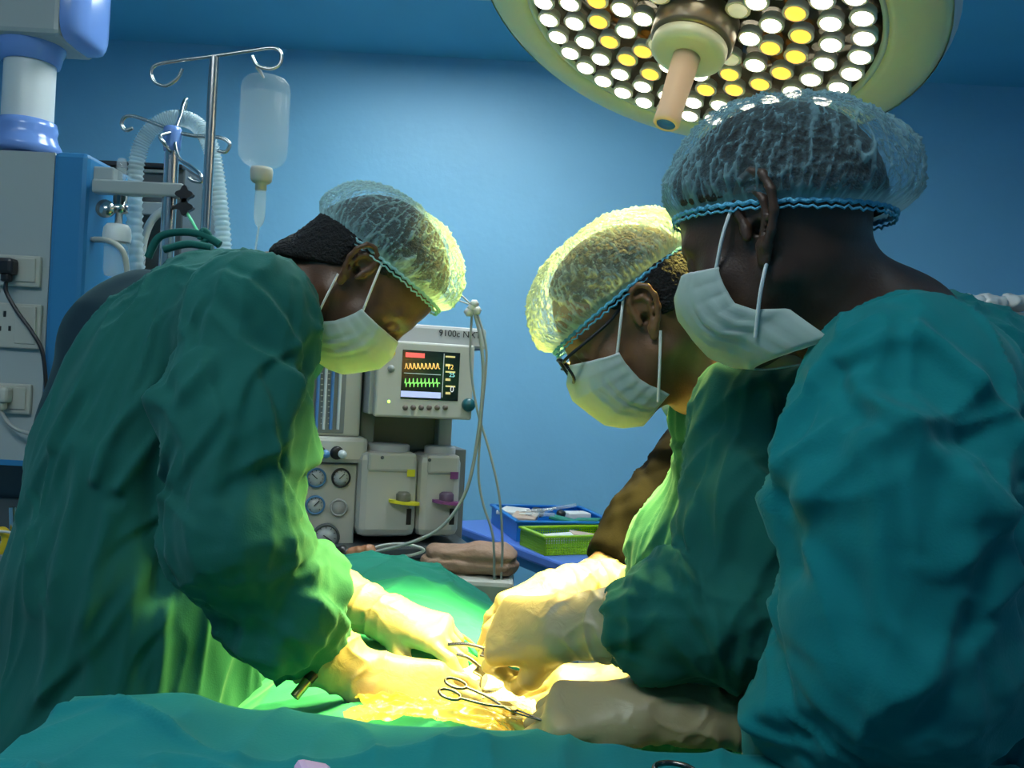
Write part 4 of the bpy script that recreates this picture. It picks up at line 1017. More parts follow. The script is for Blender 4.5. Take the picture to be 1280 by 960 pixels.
# spectacles
def spectacles(M, parent):
    T = lambda x, y, z: M @ Vector((x, y, z))
    g = MB()
    for s in (-1, 1):
        ring = [T(0.112 - 0.006 * abs(math.cos(t)) * (1 if math.cos(t) > 0 else 0), s * (0.035 + 0.026 * math.copysign(abs(math.cos(t)) ** 0.6, math.cos(t))), 0.002 + 0.018 * math.copysign(abs(math.sin(t)) ** 0.6, math.sin(t))) for t in [2 * math.pi * k / 28 for k in range(29)]]
        g.tube(ring, 0.0022, 6)
    g.tube([T(0.112, -0.009, 0.006), T(0.115, 0, 0.009), T(0.112, 0.009, 0.006)], 0.002, 6)
    fr = g.build('spectacles', M_GLASSES); fr.parent = parent
    for s in (-1, 1):
        t = MB(); t.tube(catmull([T(0.106, s * 0.062, 0.012), T(0.095, s * 0.072, 0.014), T(0.03, s * 0.076, 0.020), T(-0.008, s * 0.078, 0.030), T(-0.03, s * 0.080, 0.01)], 6), 0.0024, 6)
        x = t.build('temple_arm', M_GLASSES); x.parent = fr
        l = MB(); c = T(0.1105, s * 0.035, 0.002)
        ring = [T(0.1105, s * (0.035 + 0.025 * math.copysign(abs(math.cos(t)) ** 0.6, math.cos(t))), 0.002 + 0.017 * math.copysign(abs(math.sin(t)) ** 0.6, math.sin(t))) for t in [2 * math.pi * k / 28 for k in range(28)]]
        l.add(ring, [tuple(range(28))]); y = l.build('lens', M_LENS); y.parent = fr
spectacles(MM, surgeon_m)

axm = (P(850, 440, 1.26) - P(893, 470, 1.27)).normalized(); v1 = Vector((0, 1, 0)).cross(axm).normalized(); v2 = axm.cross(v1)
mb = MB(); mb.tube([P(893, 470, 1.27) + axm * (0.012 + 0.003 * math.sin(k * 1.9)) + (v1 * math.cos(k * math.pi / 30) + v2 * math.sin(k * math.pi / 30)) * (0.060 + 0.002 * math.sin(k * 2.7)) for k in range(61)], 0.009, 8, caps=False)
mb.build('gown_collar', M_DRAPE, gown_m)
# ---- surgeon on the right -----------------------------------------------------------------
MR = frame(P(946, 279, 0.86), -1, 38, 25)
MR.translation = MR.translation - MR.to_3x3() @ Vector((-0.012, 0.080, 0))
neckR = P(1112, 425, 0.95)
torR = [(P(1165, 502, 1.0), 0.090), (P(1185, 575, 1.01), 0.125), (P(1165, 660, 1.01), 0.158), (P(1135, 830, 1.01), 0.172), (P(1125, 1000, 1.01), 0.18), (Vector((0.44, 1.02, 0.45)), 0.2)]
armR1 = [(P(1135, 497, 0.83), 0.084), (P(1122, 640, 0.79), 0.090), (P(1120, 815, 0.79), 0.090), (P(1040, 905, 0.83), 0.060), (P(975, 945, 0.88), 0.045)]
armR2 = [(P(1135, 530, 1.14), 0.078), (P(1100, 700, 1.13), 0.075), (P(1040, 862, 1.08), 0.060), (P(935, 890, 1.06), 0.044)]
wrR1, tipR1 = P(935, 1005, 0.92), P(800, 1030, 1.0)
wrR2, tipR2 = P(790, 890, 1.04), P(650, 890, 1.03)
hipR = Vector((0.45, 1.02, 0.88))
surgeon_r = build_body(MR, neckR, shrink(torR[:5], 0.035), [shrink(armR1[:4], 0.03) + [(armR1[4][0], 0.02), (wrR1, 0.022), (wrR1.lerp(tipR1, 0.4), 0.012)], shrink(armR2[:3], 0.03) + [(wrR2, 0.022), (wrR2.lerp(tipR2, 0.4), 0.012)]],
                       legs_from(hipR, [(0.45, 0.92, -1), (0.46, 1.12, -1)]), M_SKIN_R,
                       'surgeon nearest the camera at the right, teal gown, shoulder turned, face masked', necks=0.064, ear=1.28)
pr = chain(torR, 0.06, (0, 1, 0), 0.98)
pr += [cone(torR[0][0], armR1[0][0], 0.09, 0.086, 0.06), cone(torR[0][0], armR2[0][0], 0.09, 0.084, 0.06), cone(P(1130, 444, 0.96), P(1172, 488, 0.99), 0.064, 0.088, 0.04),
       cone(P(1092, 510, 1.02), P(1110, 640, 1.0), 0.05, 0.11, 0.06)]
pr += sleeve(armR1, 0.04) + sleeve(armR2)
pr.append(cone(P(1108, 408, 0.985), P(1075, 370, 0.97), 0.060, 0.062, 0.006, op='-'))
cr_ = [S(0.74, [(1035, 520), (1010, 600), (985, 700), (980, 800)], 0.012, 0.014), S(0.74, [(1090, 480), (1120, 560), (1180, 620), (1230, 660)], 0.010, 0.012), S(0.74, [(1160, 420), (1220, 500), (1260, 580)], 0.009, 0.010),
       S(0.74, [(1085, 560), (1080, 680), (1090, 760), (1150, 850)], 0.010, 0.012), S(0.74, [(1200, 680), (1190, 780), (1215, 840)], 0.011, 0.010), S(0.74, [(985, 500), (990, 640), (1000, 720)], -0.02, 0.014),
       S(0.8, [(965, 900), (1000, 850), (1030, 800), (1060, 770)], 0.013, 0.012), S(0.8, [(950, 915), (1040, 900), (1120, 920)], 0.010, 0.009), S(0.8, [(1000, 880), (1080, 850), (1160, 860)], 0.008, 0.009),
       S(0.85, [(955, 620), (960, 720), (985, 800)], 0.010, 0.009), S(0.85, [(935, 700), (930, 800), (925, 880)], 0.010, 0.010), S(0.74, [(1130, 600), (1125, 680)], 0.006, 0.006), S(0.74, [(1170, 560), (1172, 640)], 0.005, 0.005),
       S(0.78, [(1060, 450), (1100, 430), (1160, 440)], 0.006, 0.008), S(0.76, [(1235, 600), (1200, 690), (1240, 760)], -0.012, 0.012)]
cr_ = [(p, A * 1.6, W * 0.85) for p, A, W in cr_]
limR = [(torR[1][0], torR[4][0], 0.17, 'body'), (armR1[0][0], armR1[2][0], 0.09, 'sleeve'), (armR1[2][0], armR1[4][0], 0.06, 'bunch'), (armR2[0][0], armR2[2][0], 0.08, 'sleeve')]
gown_r = gown_obj('gown', pr, limR, M_GOWN_LIT, surgeon_r, creases=cr_, seed=8.6, amp=1.25, res=0.0040, keep=cuffs(armR1[4][0], armR2[3][0]))
make_hair(MR, surgeon_r, [((0.06, 0, 0.06), (1, 0, -0.35)), ((-0.012, 0, 0.027), (0.42, 0, -0.9))], 1.17)
make_cap(MR, surgeon_r, M_CAP_R, -25, (-0.012, 0, 0.022), 0.114, 0.083, 0.124, 0.16, 0.14, seed=11)
make_mask(MR, surgeon_r, seed=3, back=0.030)
make_glove(surgeon_r, P(990, 957, 0.875), wrR1, tipR1, (0.1, -0.5, 0.8), 1, [0.3, 0.4, 0.4, 0.5], (0.4, 0.4), rc=0.047, seed=3, res=0.004)
make_glove(surgeon_r, P(925, 888, 1.055), wrR2, tipR2, (0.1, -0.45, 0.9), 1, [0.85, 1.0, 1.1, 1.1], (0.1, 0.8), rc=0.046, rw=0.033, seed=14)
# collar of the shirt under the gown
mb = MB()
pts = []
ax = (P(1075, 370, 0.97) - neckR).normalized(); w1 = Vector((0, 1, 0)).cross(ax).normalized(); w2 = ax.cross(w1)
for k in range(41):
    t = 2 * math.pi * k / 40; pts.append(neckR + ax * 0.026 + (w1 * math.cos(t) + w2 * math.sin(t)) * 0.061)
mb.tube(pts, 0.010, 8, caps=False); mb.build('shirt_collar', M_COLLAR, surgeon_r)

# ---- assistant almost hidden behind the middle surgeon -------------------------------------
MA = frame(P(880, 455, 1.78), -1, 0, 45)
neckA = P(925, 500, 1.85)
torA = [(P(925, 545, 1.85), 0.10), (P(925, 640, 1.85), 0.14), (P(925, 800, 1.85), 0.15), (Vector((0.46, 1.85, 0.75)), 0.15)]
armA1 = [(P(872, 570, 1.66), 0.062), (P(800, 655, 1.60), 0.056), (P(762, 705, 1.56), 0.050)]
wrA, tipA = P(690, 742, 1.44), P(620, 775, 1.36)
assistant = build_body(MA, neckA, shrink(torA, 0.02), [shrink(armA1, 0.02) + [(wrA, 0.022), (wrA.lerp(tipA, 0.4), 0.012)], [(P(900, 560, 2.02), 0.05), (P(900, 700, 2.02), 0.045), (P(880, 790, 1.95), 0.035), (P(850, 800, 1.85), 0.03)]],
                       legs_from(Vector((0.46, 1.85, 0.88)), [(0.46, 1.76, -1), (0.46, 1.95, -1)]), M_SKIN_L,
                       'assistant almost hidden behind the middle surgeon, one dark sleeve and white glove showing')
pr = chain(torA, 0.06, (0, 1, 0), 1.15) + sleeve(armA1) + [cone(torA[0][0], armA1[0][0], 0.08, 0.06, 0.05), cone(torA[0][0], P(900, 560, 2.02), 0.08, 0.06, 0.05), cone(P(900, 560, 2.02), P(900, 700, 2.02), 0.06, 0.06, 0.03)]
gown_a = gown_obj('shirt', pr, [(armA1[0][0], armA1[2][0], 0.055, 'sleeve'), (torA[0][0], torA[3][0], 0.14, 'body')], M_BROWN, assistant, res=0.009, seed=3.3, amp=0.45)
make_cap(MA, assistant, M_CAP, 8, (-0.004, 0, 0.040), 0.104, 0.082, 0.095, 0.1, 0.05, seed=21)
make_mask(MA, assistant, seed=5)
make_glove(assistant, P(782, 722, 1.56), wrA, tipA, (0.1, -0.3, 0.9), 1, [0.5, 0.6, 0.7, 0.8], (0.3, 0.6), rc=0.050, rw=0.037, seed=12, res=0.0035)
# ---------------------------------------------------------------- background equipment
M_PGREY = plain('pendant_grey', (0.36, 0.41, 0.40), 0.4)
M_PBLUE = plain('pendant_blue', (0.03, 0.20, 0.42), 0.35)
M_COLL = plain('collar_blue', (0.16, 0.30, 0.68), 0.18)
M_IVORY = plain('ivory_plastic', (0.45, 0.46, 0.40), 0.4)
M_BLK = plain('black_plastic', (0.012, 0.012, 0.013), 0.35)
M_GREYM = plain('grey_metal', (0.26, 0.29, 0.28), 0.45)
M_DGREY = plain('dark_grey_panel', (0.07, 0.085, 0.09), 0.4)
M_GLASSY = glass_mat('clear_plastic', (0.75, 0.85, 0.85), 0.06, 1.4, 0.28)
M_HOSE = glass_mat('corrugated_hose', (0.62, 0.78, 0.80), 0.2, 1.4, 0.42)
M_YEL = plain('yellow_plastic', (0.75, 0.55, 0.02), 0.4)
M_CABLE = plain('grey_cable', (0.33, 0.36, 0.34), 0.5)
M_WCABLE = plain('white_cable', (0.60, 0.62, 0.58), 0.5)

def wall_x(px, py, Y): return P(px, py, Y)
YP = 1.95
pend = empty('pendant', P(40, 380, YP + 0.1), 'ceiling pendant at the far left with blue collars, white tube and socket cabinet', 'pendant')
c0 = P(36, 120, YP + 0.12)
def zat(py, Y, px=36): return P(px, py, Y).z
YC = YP + 0.12
MB().lathe([(0.055, zat(172, YC)), (0.055, zat(60, YC))], (c0.x, YC, 0), (0, 0, 1), 36).build('tube', M_WHITE, pend)
def coll(name, zs, mat): MB().lathe([(r, zat(y, YC)) for r, y in zs], (c0.x, YC, 0), (0, 0, 1), 36).build(name, mat, pend)
coll('upper_collar', [(0.078, 30), (0.080, 36), (0.080, 52), (0.074, 57), (0.074, 62), (0.068, 68), (0.063, 80), (0.056, 81)], M_COLL)
coll('lower_collar', [(0.056, 152), (0.063, 153), (0.066, 162), (0.064, 168), (0.068, 176), (0.076, 184), (0.078, 192), (0.05, 193)], M_COLL)
ta, tb = P(-120, -40, YC), P(98, 34, YC)
zh0, zh1 = zat(58, YC, 40), zat(-60, YC, 40)
MB().box(((ta.x + tb.x) / 2, YC, (zh0 + zh1) / 2), (tb.x - ta.x, 0.17, zh1 - zh0), bev=0.012).build('head_housing', M_PGREY, pend)
mb = MB(); e = P(124, 10, YC); w = e.x - tb.x
for k in range(9):
    a = k / 8 * math.pi / 2
sec = [(0.0, 1.0), (0.35 * w, 0.98), (0.7 * w, 0.90), (0.92 * w, 0.72), (w, 0.5)]
vs = []; fs = []
for q, (dx, f) in enumerate(sec):
    hh = (zh1 - zh0) / 2; cz = (zh0 + zh1) / 2
    for k in range(24):
        t = 2 * math.pi * k / 24; sx_ = math.copysign(abs(math.cos(t)) ** 0.4, math.cos(t)); sz_ = math.copysign(abs(math.sin(t)) ** 0.4, math.sin(t))
        vs.append((tb.x + dx, YC + 0.088 * f * sx_, cz + (hh + 0.004) * (f * 0.35 + 0.65) * sz_))
for q in range(len(sec) - 1):
    for k in range(24): fs.append((q * 24 + k, q * 24 + (k + 1) % 24, (q + 1) * 24 + (k + 1) % 24, (q + 1) * 24 + k))
fs.append(tuple(range(len(vs) - 24, len(vs))))
mb.add(vs, fs, True); mb.build('end_cap', M_COLL, pend)
MB().tube([(c0.x, YC, zat(-60, YC)), (c0.x, YC, RZ)], 0.08, 24).build('ceiling_tube', M_WHITE, pend)
# cabinet
xa = P(-60, 400, YP).x; xm = P(58, 400, YP).x; xb = P(102, 400, YP).x; zt = P(50, 190, YP).z; zb = P(20, 575, YP).z
MB().box(((xa + xm) / 2, YP + 0.14, (zt + zb) / 2), (xm - xa, 0.28, zt - zb)).build('cabinet', M_PGREY, pend)
MB().box(((xm + xb) / 2, YP + 0.137, (zt + zb) / 2 + 0.001), (xb - xm, 0.288, zt - zb + 0.004), bev=0.012).build('blue_cladding', M_PBLUE, pend)
MB().box(((xa + xb) / 2, YP + 0.14, zb - 0.006), (xb - xa, 0.29, 0.012)).build('bottom_trim', M_PBLUE, pend)
MB().box(((xa + xb) / 2 - 0.02, YP + 0.20, zb - 0.20), (xb - xa - 0.06, 0.16, 0.37)).build('lower_housing', M_DGREY, pend)
def plate(y0, y1, px1, kind):
    a, b = P(-30, y0, YP), P(px1, y1, YP)
    pl = MB().box(((a.x + b.x) / 2, YP - 0.006, (a.z + b.z) / 2), (b.x - a.x, 0.012, a.z - b.z), bev=0.003).build('socket_plate', M_IVORY, pend)
    s0, s1 = P(px1 - 28, y0 + 6, YP), P(px1 - 4, y1 - 6, YP)
    MB().box(((s0.x + s1.x) / 2, YP - 0.014, (s0.z + s1.z) / 2), (s1.x - s0.x, 0.006, s0.z - s1.z), Matrix.Rotation(0.06, 3, 'X'), 0.002).build('switch', M_IVORY, pl)
    if kind:
        for dx, dz, w, h in ((6, 12, 3, 7), (0, 30, 3, 6), (12, 30, 3, 6)):
            q = P(4 + dx, y0 + dz + 4, YP); MB().box((q.x, YP - 0.0115, q.z), (w * 0.0018, 0.003, h * 0.0018)).build('pin_hole', M_BLK, pl)
plate(317, 360, 52, 0); plate(377, 437, 52, 1); plate(477, 518, 40, 0)
def plug(px, py, mat, path, label, cm):
    t = empty('plug', P(px, py, YP - 0.02), label, 'plug')
    q = P(px, py, YP - 0.03)
    MB().box(q, (0.036, 0.034, 0.036), bev=0.008).build('plug_body', mat, t)
    MB().box(q - Vector((0, 0, 0.024)), (0.020, 0.022, 0.020), bev=0.006).build('cable_grip', mat, t)
    MB().tube(catmull([q - Vector((0, 0, 0.03))] + [P(x, y, YP - 0.03) for x, y in path], 8), 0.0045, 8).build('cable', cm, t)
plug(9, 333, M_BLK, [(8, 365), (22, 390), (40, 415), (54, 445), (60, 520), (70, 640)], 'black plug with black cable in the upper socket at the left edge', M_BLK)
plug(2, 493, M_IVORY, [(4, 520), (18, 535), (45, 545), (75, 560)], 'white plug with grey cable in the lowest socket at the left edge', M_CABLE)
# rails and clamps on the pendant's side
for y0, y1 in ((202, 286), (292, 400)):
    a, b = P(111, y0, YP + 0.05), P(108, y1, YP + 0.05); MB().box((a + b) / 2, (0.016, 0.05, a.z - b.z), bev=0.004).build('side_rail', M_IVORY, pend)
def qbox(px0, py0, px1, py1, Y, d, bev=0.004):
    a, b = P(px0, (py0 + py1) / 2, Y), P(px1, (py0 + py1) / 2, Y); c, e = P((px0 + px1) / 2, py0, Y), P((px0 + px1) / 2, py1, Y)
    mid = (c + e) / 2
    return MB().box((mid.x, Y + d / 2, mid.z), (b.x - a.x, d, c.z - e.z), Matrix.Rotation(0.0, 3, 'Y'), bev)
qbox(114, 208, 142, 230, YP + 0.02, 0.05).build('rail_clamp', M_PGREY, pend)
qbox(114, 226, 228, 243, YP - 0.01, 0.03).build('support_arm', M_PGREY, pend)
qbox(110, 296, 128, 302, YP + 0.02, 0.02).build('outlet_stem', M_GREYM, pend)
# infusion stand on the arm
YS = YP + 0.01
st = empty('infusion_pole', P(214, 240, YS), 'shorter steel pole with four hooks held by the grey pendant arm', 'pole')
pt, pb = P(216, 172, YS), P(207, 420, YS)
pb.x = pt.x; MB().tube([pb, pt], 0.0155, 20).build('pole', M_STEEL, st)
hb = P(216, 164, YS)
MB().lathe([(0, 0.010), (0.014, 0.010), (0.019, 0.006), (0.020, -0.004), (0.019, -0.03), (0.017, -0.045), (0, -0.045)], hb, (0, 0, 1), 20).build('hook_hub', M_COLL, st)
def hook(pts, Ys=None, r=0.0042, parent=st):
    Ys = Ys or [YS] * len(pts)
    MB().tube(catmull([P(x, y, Y) for (x, y), Y in zip(pts, Ys)], 7), r, 8).build('hook', M_STEEL, parent)
hook([(214, 162), (195, 155), (170, 146), (157, 146), (152, 155), (157, 163), (166, 160)])
hook([(218, 165), (245, 170), (275, 172), (287, 180), (282, 190), (272, 188)])
hook([(220, 160), (225, 145), (229, 130), (233, 124), (231, 136), (224, 142)], [YS, YS + .03, YS + .08, YS + .10, YS + .11, YS + .11])
hook([(218, 168), (222, 195), (238, 208), (250, 218), (252, 227), (242, 226), (236, 222)], [YS, YS - .03, YS - .06, YS - .08, YS - .08, YS - .08, YS - .08])
hook([(212, 166), (200, 170), (206, 180), (212, 188)], [YS - .02, YS - .05, YS - .05, YS - .02])
for py in (243, 259):
    kb = empty('clamp_knob', P(231, py, YS - 0.02)); attach(kb, st)
    mb = MB(); q = P(231, py, YS - 0.03)
    n = 24; prof = [q + Vector((0, -0.006, 0)) + Vector((math.cos(2 * math.pi * k / n), 0, math.sin(2 * math.pi * k / n))) * (0.016 + 0.004 * math.cos(8 * math.pi * k / n)) for k in range(n)]
    bk = [p + Vector((0, 0.014, 0)) for p in prof]
    mb.add(prof + bk, [tuple(range(n))[::-1], tuple(range(n, 2 * n))] + [(k, (k + 1) % n, n + (k + 1) % n, n + k) for k in range(n)])
    mb.tube([q, P(214, py, YS)], 0.005, 8)
    o = mb.build('knob', M_BLK, st); bpy.data.objects.remove(kb)
cord('green_tube', [P(230, 262, YS - 0.03), P(236, 270, YS - 0.03), P(244, 284, YS - 0.03), P(252, 300, YS - 0.02), P(258, 340, YS)], 0.0035, plain('green_tube', (0.15, 0.75, 0.4), 0.4), 'thin pale green tube hanging from the knobs on the pole')
# corrugated breathing hose over the hooks
hp = catmull([P(178, 620, 2.02), P(176, 420, 2.02), P(169, 300, 2.02), P(170, 210, 2.02), P(184, 168, 2.02), P(212, 149, 2.02), P(242, 153, 2.02), P(262, 180, 2.02), P(272, 230, 2.02), P(279, 300, 2.02), P(283, 380, 2.02), P(283, 520, 2.02)], 34)
MBh = MB().tube(hp, [0.0175 + (0.0022 if k % 3 == 0 else -0.0012) for k in range(len(hp))], 16, caps=False)
tag(MBh.build('breathing_hose', M_HOSE), 'clear corrugated breathing hose looped over the hooks at the left', 'hose')
# suction jar and vacuum regulator
sj = empty('suction_jar', P(144, 320, YP), 'clear suction jar with white lid and regulator beside the pendant', 'jar')
q = P(144, 338, YP); zt_, zb_ = P(144, 300, YP).z, P(144, 345, YP).z
MB().lathe([(0.0, zb_ - q.z), (0.022, zb_ - q.z), (0.025, 0.0), (0.026, zt_ - q.z)], (q.x, YP, q.z), (0, 0, 1), 24).build('jar_body', M_GLASSY, sj)
MB().lathe([(0.029, zt_ - q.z - 0.004), (0.030, zt_ - q.z + 0.01), (0.028, zt_ - q.z + 0.026), (0.022, zt_ - q.z + 0.034), (0, zt_ - q.z + 0.036)], (q.x, YP, q.z), (0, 0, 1), 24).build('jar_lid', M_WHITE, sj)
a = P(149, 262, YP); MB().lathe([(0, 0.03), (0.012, 0.03), (0.012, 0.01), (0.020, 0.008), (0.020, -0.006), (0.008, -0.010), (0.008, -0.05), (0, -0.05)], a, (0, 0, 1), 16).build('regulator', M_STEEL, sj)
MB().lathe([(0, 0.0), (0.018, 0.0), (0.020, 0.012), (0, 0.016)], P(134, 262, YP - 0.02), (0, -1, 0), 18).build('regulator_knob', M_STEEL, sj)
MB().tube(catmull([P(118, 299, YP), P(132, 300, YP - 0.03), P(146, 306, YP - 0.035), P(156, 320, YP - 0.03), P(160, 350, YP - 0.02)], 8), 0.006, 10).build('outlet_tube', M_IVORY, sj)
fl = empty('flow_meter', P(152, 225, YP + 0.05), 'small clear flow meter tube standing above the grey arm', 'flow meter')
MB().lathe([(0.0, 0.03), (0.008, 0.028), (0.011, 0.022), (0.011, -0.06), (0, -0.06)], P(152, 214, YP + 0.05), (0, 0, 1), 16).build('meter_tube', M_GLASSY, fl)
MB().lathe([(0.0, -0.045), (0.015, -0.045), (0.015, -0.075), (0.0, -0.078)], P(152, 212, YP + 0.05), (0, 0, 1), 16).build('meter_base', M_WHITE, fl)
# dark equipment rack behind
rk = empty('monitor_rack', P(170, 330, 2.3), 'dark grey equipment rack behind the poles, black top edge', 'rack')
qbox(112, 207, 226, 420, 2.25, 0.25).build('rack_body', M_DGREY, rk)
qbox(112, 202, 228, 208, 2.23, 0.28).build('rack_top', M_BLK, rk)
qbox(180, 212, 214, 216, 2.24, 0.01, 0.001).build('rack_frame', M_GREYM, rk); qbox(206, 216, 210, 330, 2.24, 0.01, 0.001).build('rack_frame', M_GREYM, rk)
qbox(160, 252, 206, 268, 2.235, 0.015, 0.002).build('rack_shelf', M_PGREY, rk)
MB().tube(catmull([P(206, 262, 2.225), P(190, 275, 2.22), P(180, 300, 2.22), P(176, 330, 2.22)], 6), 0.010, 10).build('rack_arm', M_PGREY, rk)
qbox(118, 420, 224, 940, 2.27, 0.21).build('rack_column', M_DGREY, rk)

# tall drip stand
YI = 1.78
iv = empty('drip_stand', Vector((P(262, 300, YI).x, YI, 0)), 'tall steel drip stand behind the left surgeon holding the bottle', 'drip stand')
pt = P(268, 72, YI); pb = P(255, 330, YI); xx = (pt.x + pb.x) / 2
MB().tube([(pt.x, YI, 0.06), (pt.x, YI, pt.z)], 0.0098, 18).build('pole', M_STEEL, iv)
for k in range(5):
    a = 2 * math.pi * k / 5 + 0.3; MB().tube([(pt.x, YI, 0.08), (pt.x + 0.22 * math.cos(a), YI + 0.22 * math.sin(a), 0.05)], 0.012, 8).build('leg', M_STEEL, iv)
MB().tube(catmull([P(228, 86, YI), P(222, 98, YI), P(208, 107, YI), P(194, 103, YI), P(189, 92, YI), P(194, 82, YI), P(215, 77, YI), P(268, 70, YI), P(310, 64, YI), P(340, 60, YI), P(351, 66, YI), P(350, 80, YI), P(338, 86, YI), P(322, 82, YI), P(315, 70, YI)], 8), 0.0036, 8).build('hook_bar', M_STEEL, iv)
bt = empty('infusion_bottle', P(331, 150, YI), 'clear plastic infusion bottle hanging upside down from the drip stand', 'bottle')
bc = P(330, 160, YI); s = YI / F
def zb2(py): return (P(330, py, YI).z)
prof = [(0.0, 96), (16, 96), (24, 99), (29, 105), (30.5, 114), (30.5, 188), (29, 197), (24, 204), (16, 209), (11.5, 212), (11, 216)]
M_BOT = glass_mat('bottle_plastic', (0.80, 0.84, 0.80), 0.05, 1.35, 0.12)
MB().lathe([(r * s, zb2(y)) for r, y in prof], (bc.x, YI, 0), (0, 0, 1), 36).build('bottle_body', M_BOT, bt)
MB().lathe([(r * s, zb2(y)) for r, y in [(0, 120), (28.5, 120), (29, 187), (27, 196), (22, 203), (0, 208)]], (bc.x, YI, 0), (0, 0, 1), 30).build('saline', glass_mat('saline', (0.80, 0.82, 0.68), 0.05, 1.33, 0.05), bt)
MB().lathe([(r * s, zb2(y)) for r, y in [(0, 210), (13, 210), (14, 214), (13, 226), (10, 229), (7, 230), (7, 238), (0, 238)]], (bc.x, YI, 0), (0, 0, 1), 24).build('neck_cap', M_IVORY, bt)
MB().lathe([(r * s, zb2(y)) for r, y in [(3, 236), (6.5, 238), (7, 244), (7, 272), (5, 280), (2, 284)]], (bc.x, YI, 0), (0, 0, 1), 20).build('drip_chamber', M_GLASSY, bt)
MB().tube([(bc.x, YI, zb2(283)), (bc.x - 0.01, YI + .01, zb2(330)), (bc.x - 0.02, YI + .03, zb2(520))], 0.0022, 8).build('drip_line', M_GLASSY, bt)
MB().tube([P(330, 97, YI), P(326, 88, YI), P(320, 84, YI), P(330, 97, YI)], 0.0018, 6).build('hanger', M_WCABLE, bt)
# shelf clutter at the left edge
sh = empty('side_shelf', P(0, 672, 1.95), 'small dark metal shelf below the pendant at the left edge', 'shelf')
a = P(-30, 690, 1.95); MB().box((a.x, 1.98, a.z), (0.22, 0.16, 0.012)).build('shelf_board', M_GREYM, sh)
MB().box((a.x, 2.055, a.z + 0.05), (0.22, 0.01, 0.11)).build('shelf_back', M_DGREY, sh)
MB().tube([P(17, 668, 1.94), P(16, 634, 1.94)], 0.008, 12).build('post', M_STEEL, sh)
cord('yellow_hose', [P(-10, 668, 1.93), P(4, 664, 1.92), P(8, 676, 1.92), P(0, 690, 1.92), P(-12, 688, 1.92)], 0.010, M_YEL, 'thick yellow hose coiled on the small shelf at the left edge', 'hose', 12)
cord('yellow_hose', [P(-14, 726, 1.90), P(0, 728, 1.90), P(9, 734, 1.90), P(6, 744, 1.90), P(-8, 746, 1.90)], 0.007, M_YEL, 'lower loop of yellow hose below the shelf at the left edge', 'hose', 12)
cord('grey_cable', [P(-10, 664, 1.9), P(15, 666, 1.9), P(24, 676, 1.9), P(16, 690, 1.9), P(6, 720, 1.9), P(-6, 732, 1.9)], 0.003, M_WCABLE, 'white cable hanging beside the yellow hose at the left edge', 'cable')

# ---------------------------------------------------------------- anaesthesia machine, turned a little to the right
M_MACH = plain('machine_ivory', (0.50, 0.50, 0.45), 0.4, var=0.04)
M_MACH2 = plain('machine_hood_grey', (0.40, 0.41, 0.40), 0.45)
M_RECESS = plain('machine_recess', (0.19, 0.21, 0.20), 0.5)
AR = math.radians(18); AO = P(470, 560, 2.42); AO.z = 0
RA = Matrix.Rotation(AR, 3, 'Z'); RAi = RA.transposed()
am = empty('anaesthesia_machine', AO, 'ivory anaesthesia machine with screen, gauges and two vaporisers by the back wall', 'machine')
def A_loc(px, py, dy=0.0):
    """pixel -> machine coordinates on the vertical plane dy behind its front"""
    d = P(px, py, 1.0) - Vector((0, 0, CAMZ)); o = Vector((0, 0, CAMZ)) - AO
    dl, ol = RAi @ d, RAi @ o; t = (dy - ol.y) / dl.y; return ol + dl * t
def A_w(v): return AO + RA @ Vector(v)
def abox(px0, py0, px1, py1, dy, depth, bev=0.004, name=None, mat=None, parent=None):
    a, b = A_loc(px0, (py0 + py1) / 2, dy), A_loc(px1, (py0 + py1) / 2, dy); c, e = A_loc((px0 + px1) / 2, py0, dy), A_loc((px0 + px1) / 2, py1, dy)
    mb = MB().box(A_w(((a.x + b.x) / 2, dy + depth / 2, (c.z + e.z) / 2)), (b.x - a.x, depth, c.z - e.z), RA, bev)
    return mb.build(name, mat, parent or am)
def alathe(px, py, dy, prof, name, mat, parent=None, seg=24):
    q = A_w(A_loc(px, py, dy)); return MB().lathe(prof, q, RA @ Vector((0, -1, 0)), seg).build(name, mat, parent or am)
abox(352, 402, 609, 430, -0.03, 0.34, 0.01, 'hood', M_MACH2)
abox(372, 440, 452, 545, 0.0, 0.26, 0.006, 'flow_panel', M_MACH)
abox(452, 430, 470, 560, 0.05, 0.20, 0.003, 'side_recess', M_RECESS)
abox(455, 425, 566, 562, 0.12, 0.16, 0.003, 'back_panel', M_RECESS)
abox(548, 515, 565, 562, 0.07, 0.05, 0.004, 'post', M_MACH2)
abox(382, 446, 432, 541, -0.004, 0.012, 0.002, 'tube_window', plain('flow_window', (0.20, 0.23, 0.24), 0.2))
M_FT = plain('flow_tube_glass', (0.55, 0.62, 0.62), 0.08); M_FB = plain('flow_stripe_blue', (0.08, 0.22, 0.50), 0.3)
for k, px in enumerate((388, 397, 406, 415, 424)):
    a, b = A_w(A_loc(px, 450, -0.010)), A_w(A_loc(px - 2, 537, -0.010)); a = Vector((b.x, b.y, a.z))
    MB().tube([a, b], 0.0045, 10).build('flow_tube', M_FB if k in (1, 3) else M_FT, am)
for j in range(12):
    abox(401, 452 + j * 7, 404, 453.2 + j * 7, -0.0065, 0.003, 0.0002, 'scale_mark', M_WCABLE); abox(410, 452 + j * 7, 412.5, 453.2 + j * 7, -0.0065, 0.003, 0.0002, 'scale_mark', M_WCABLE)
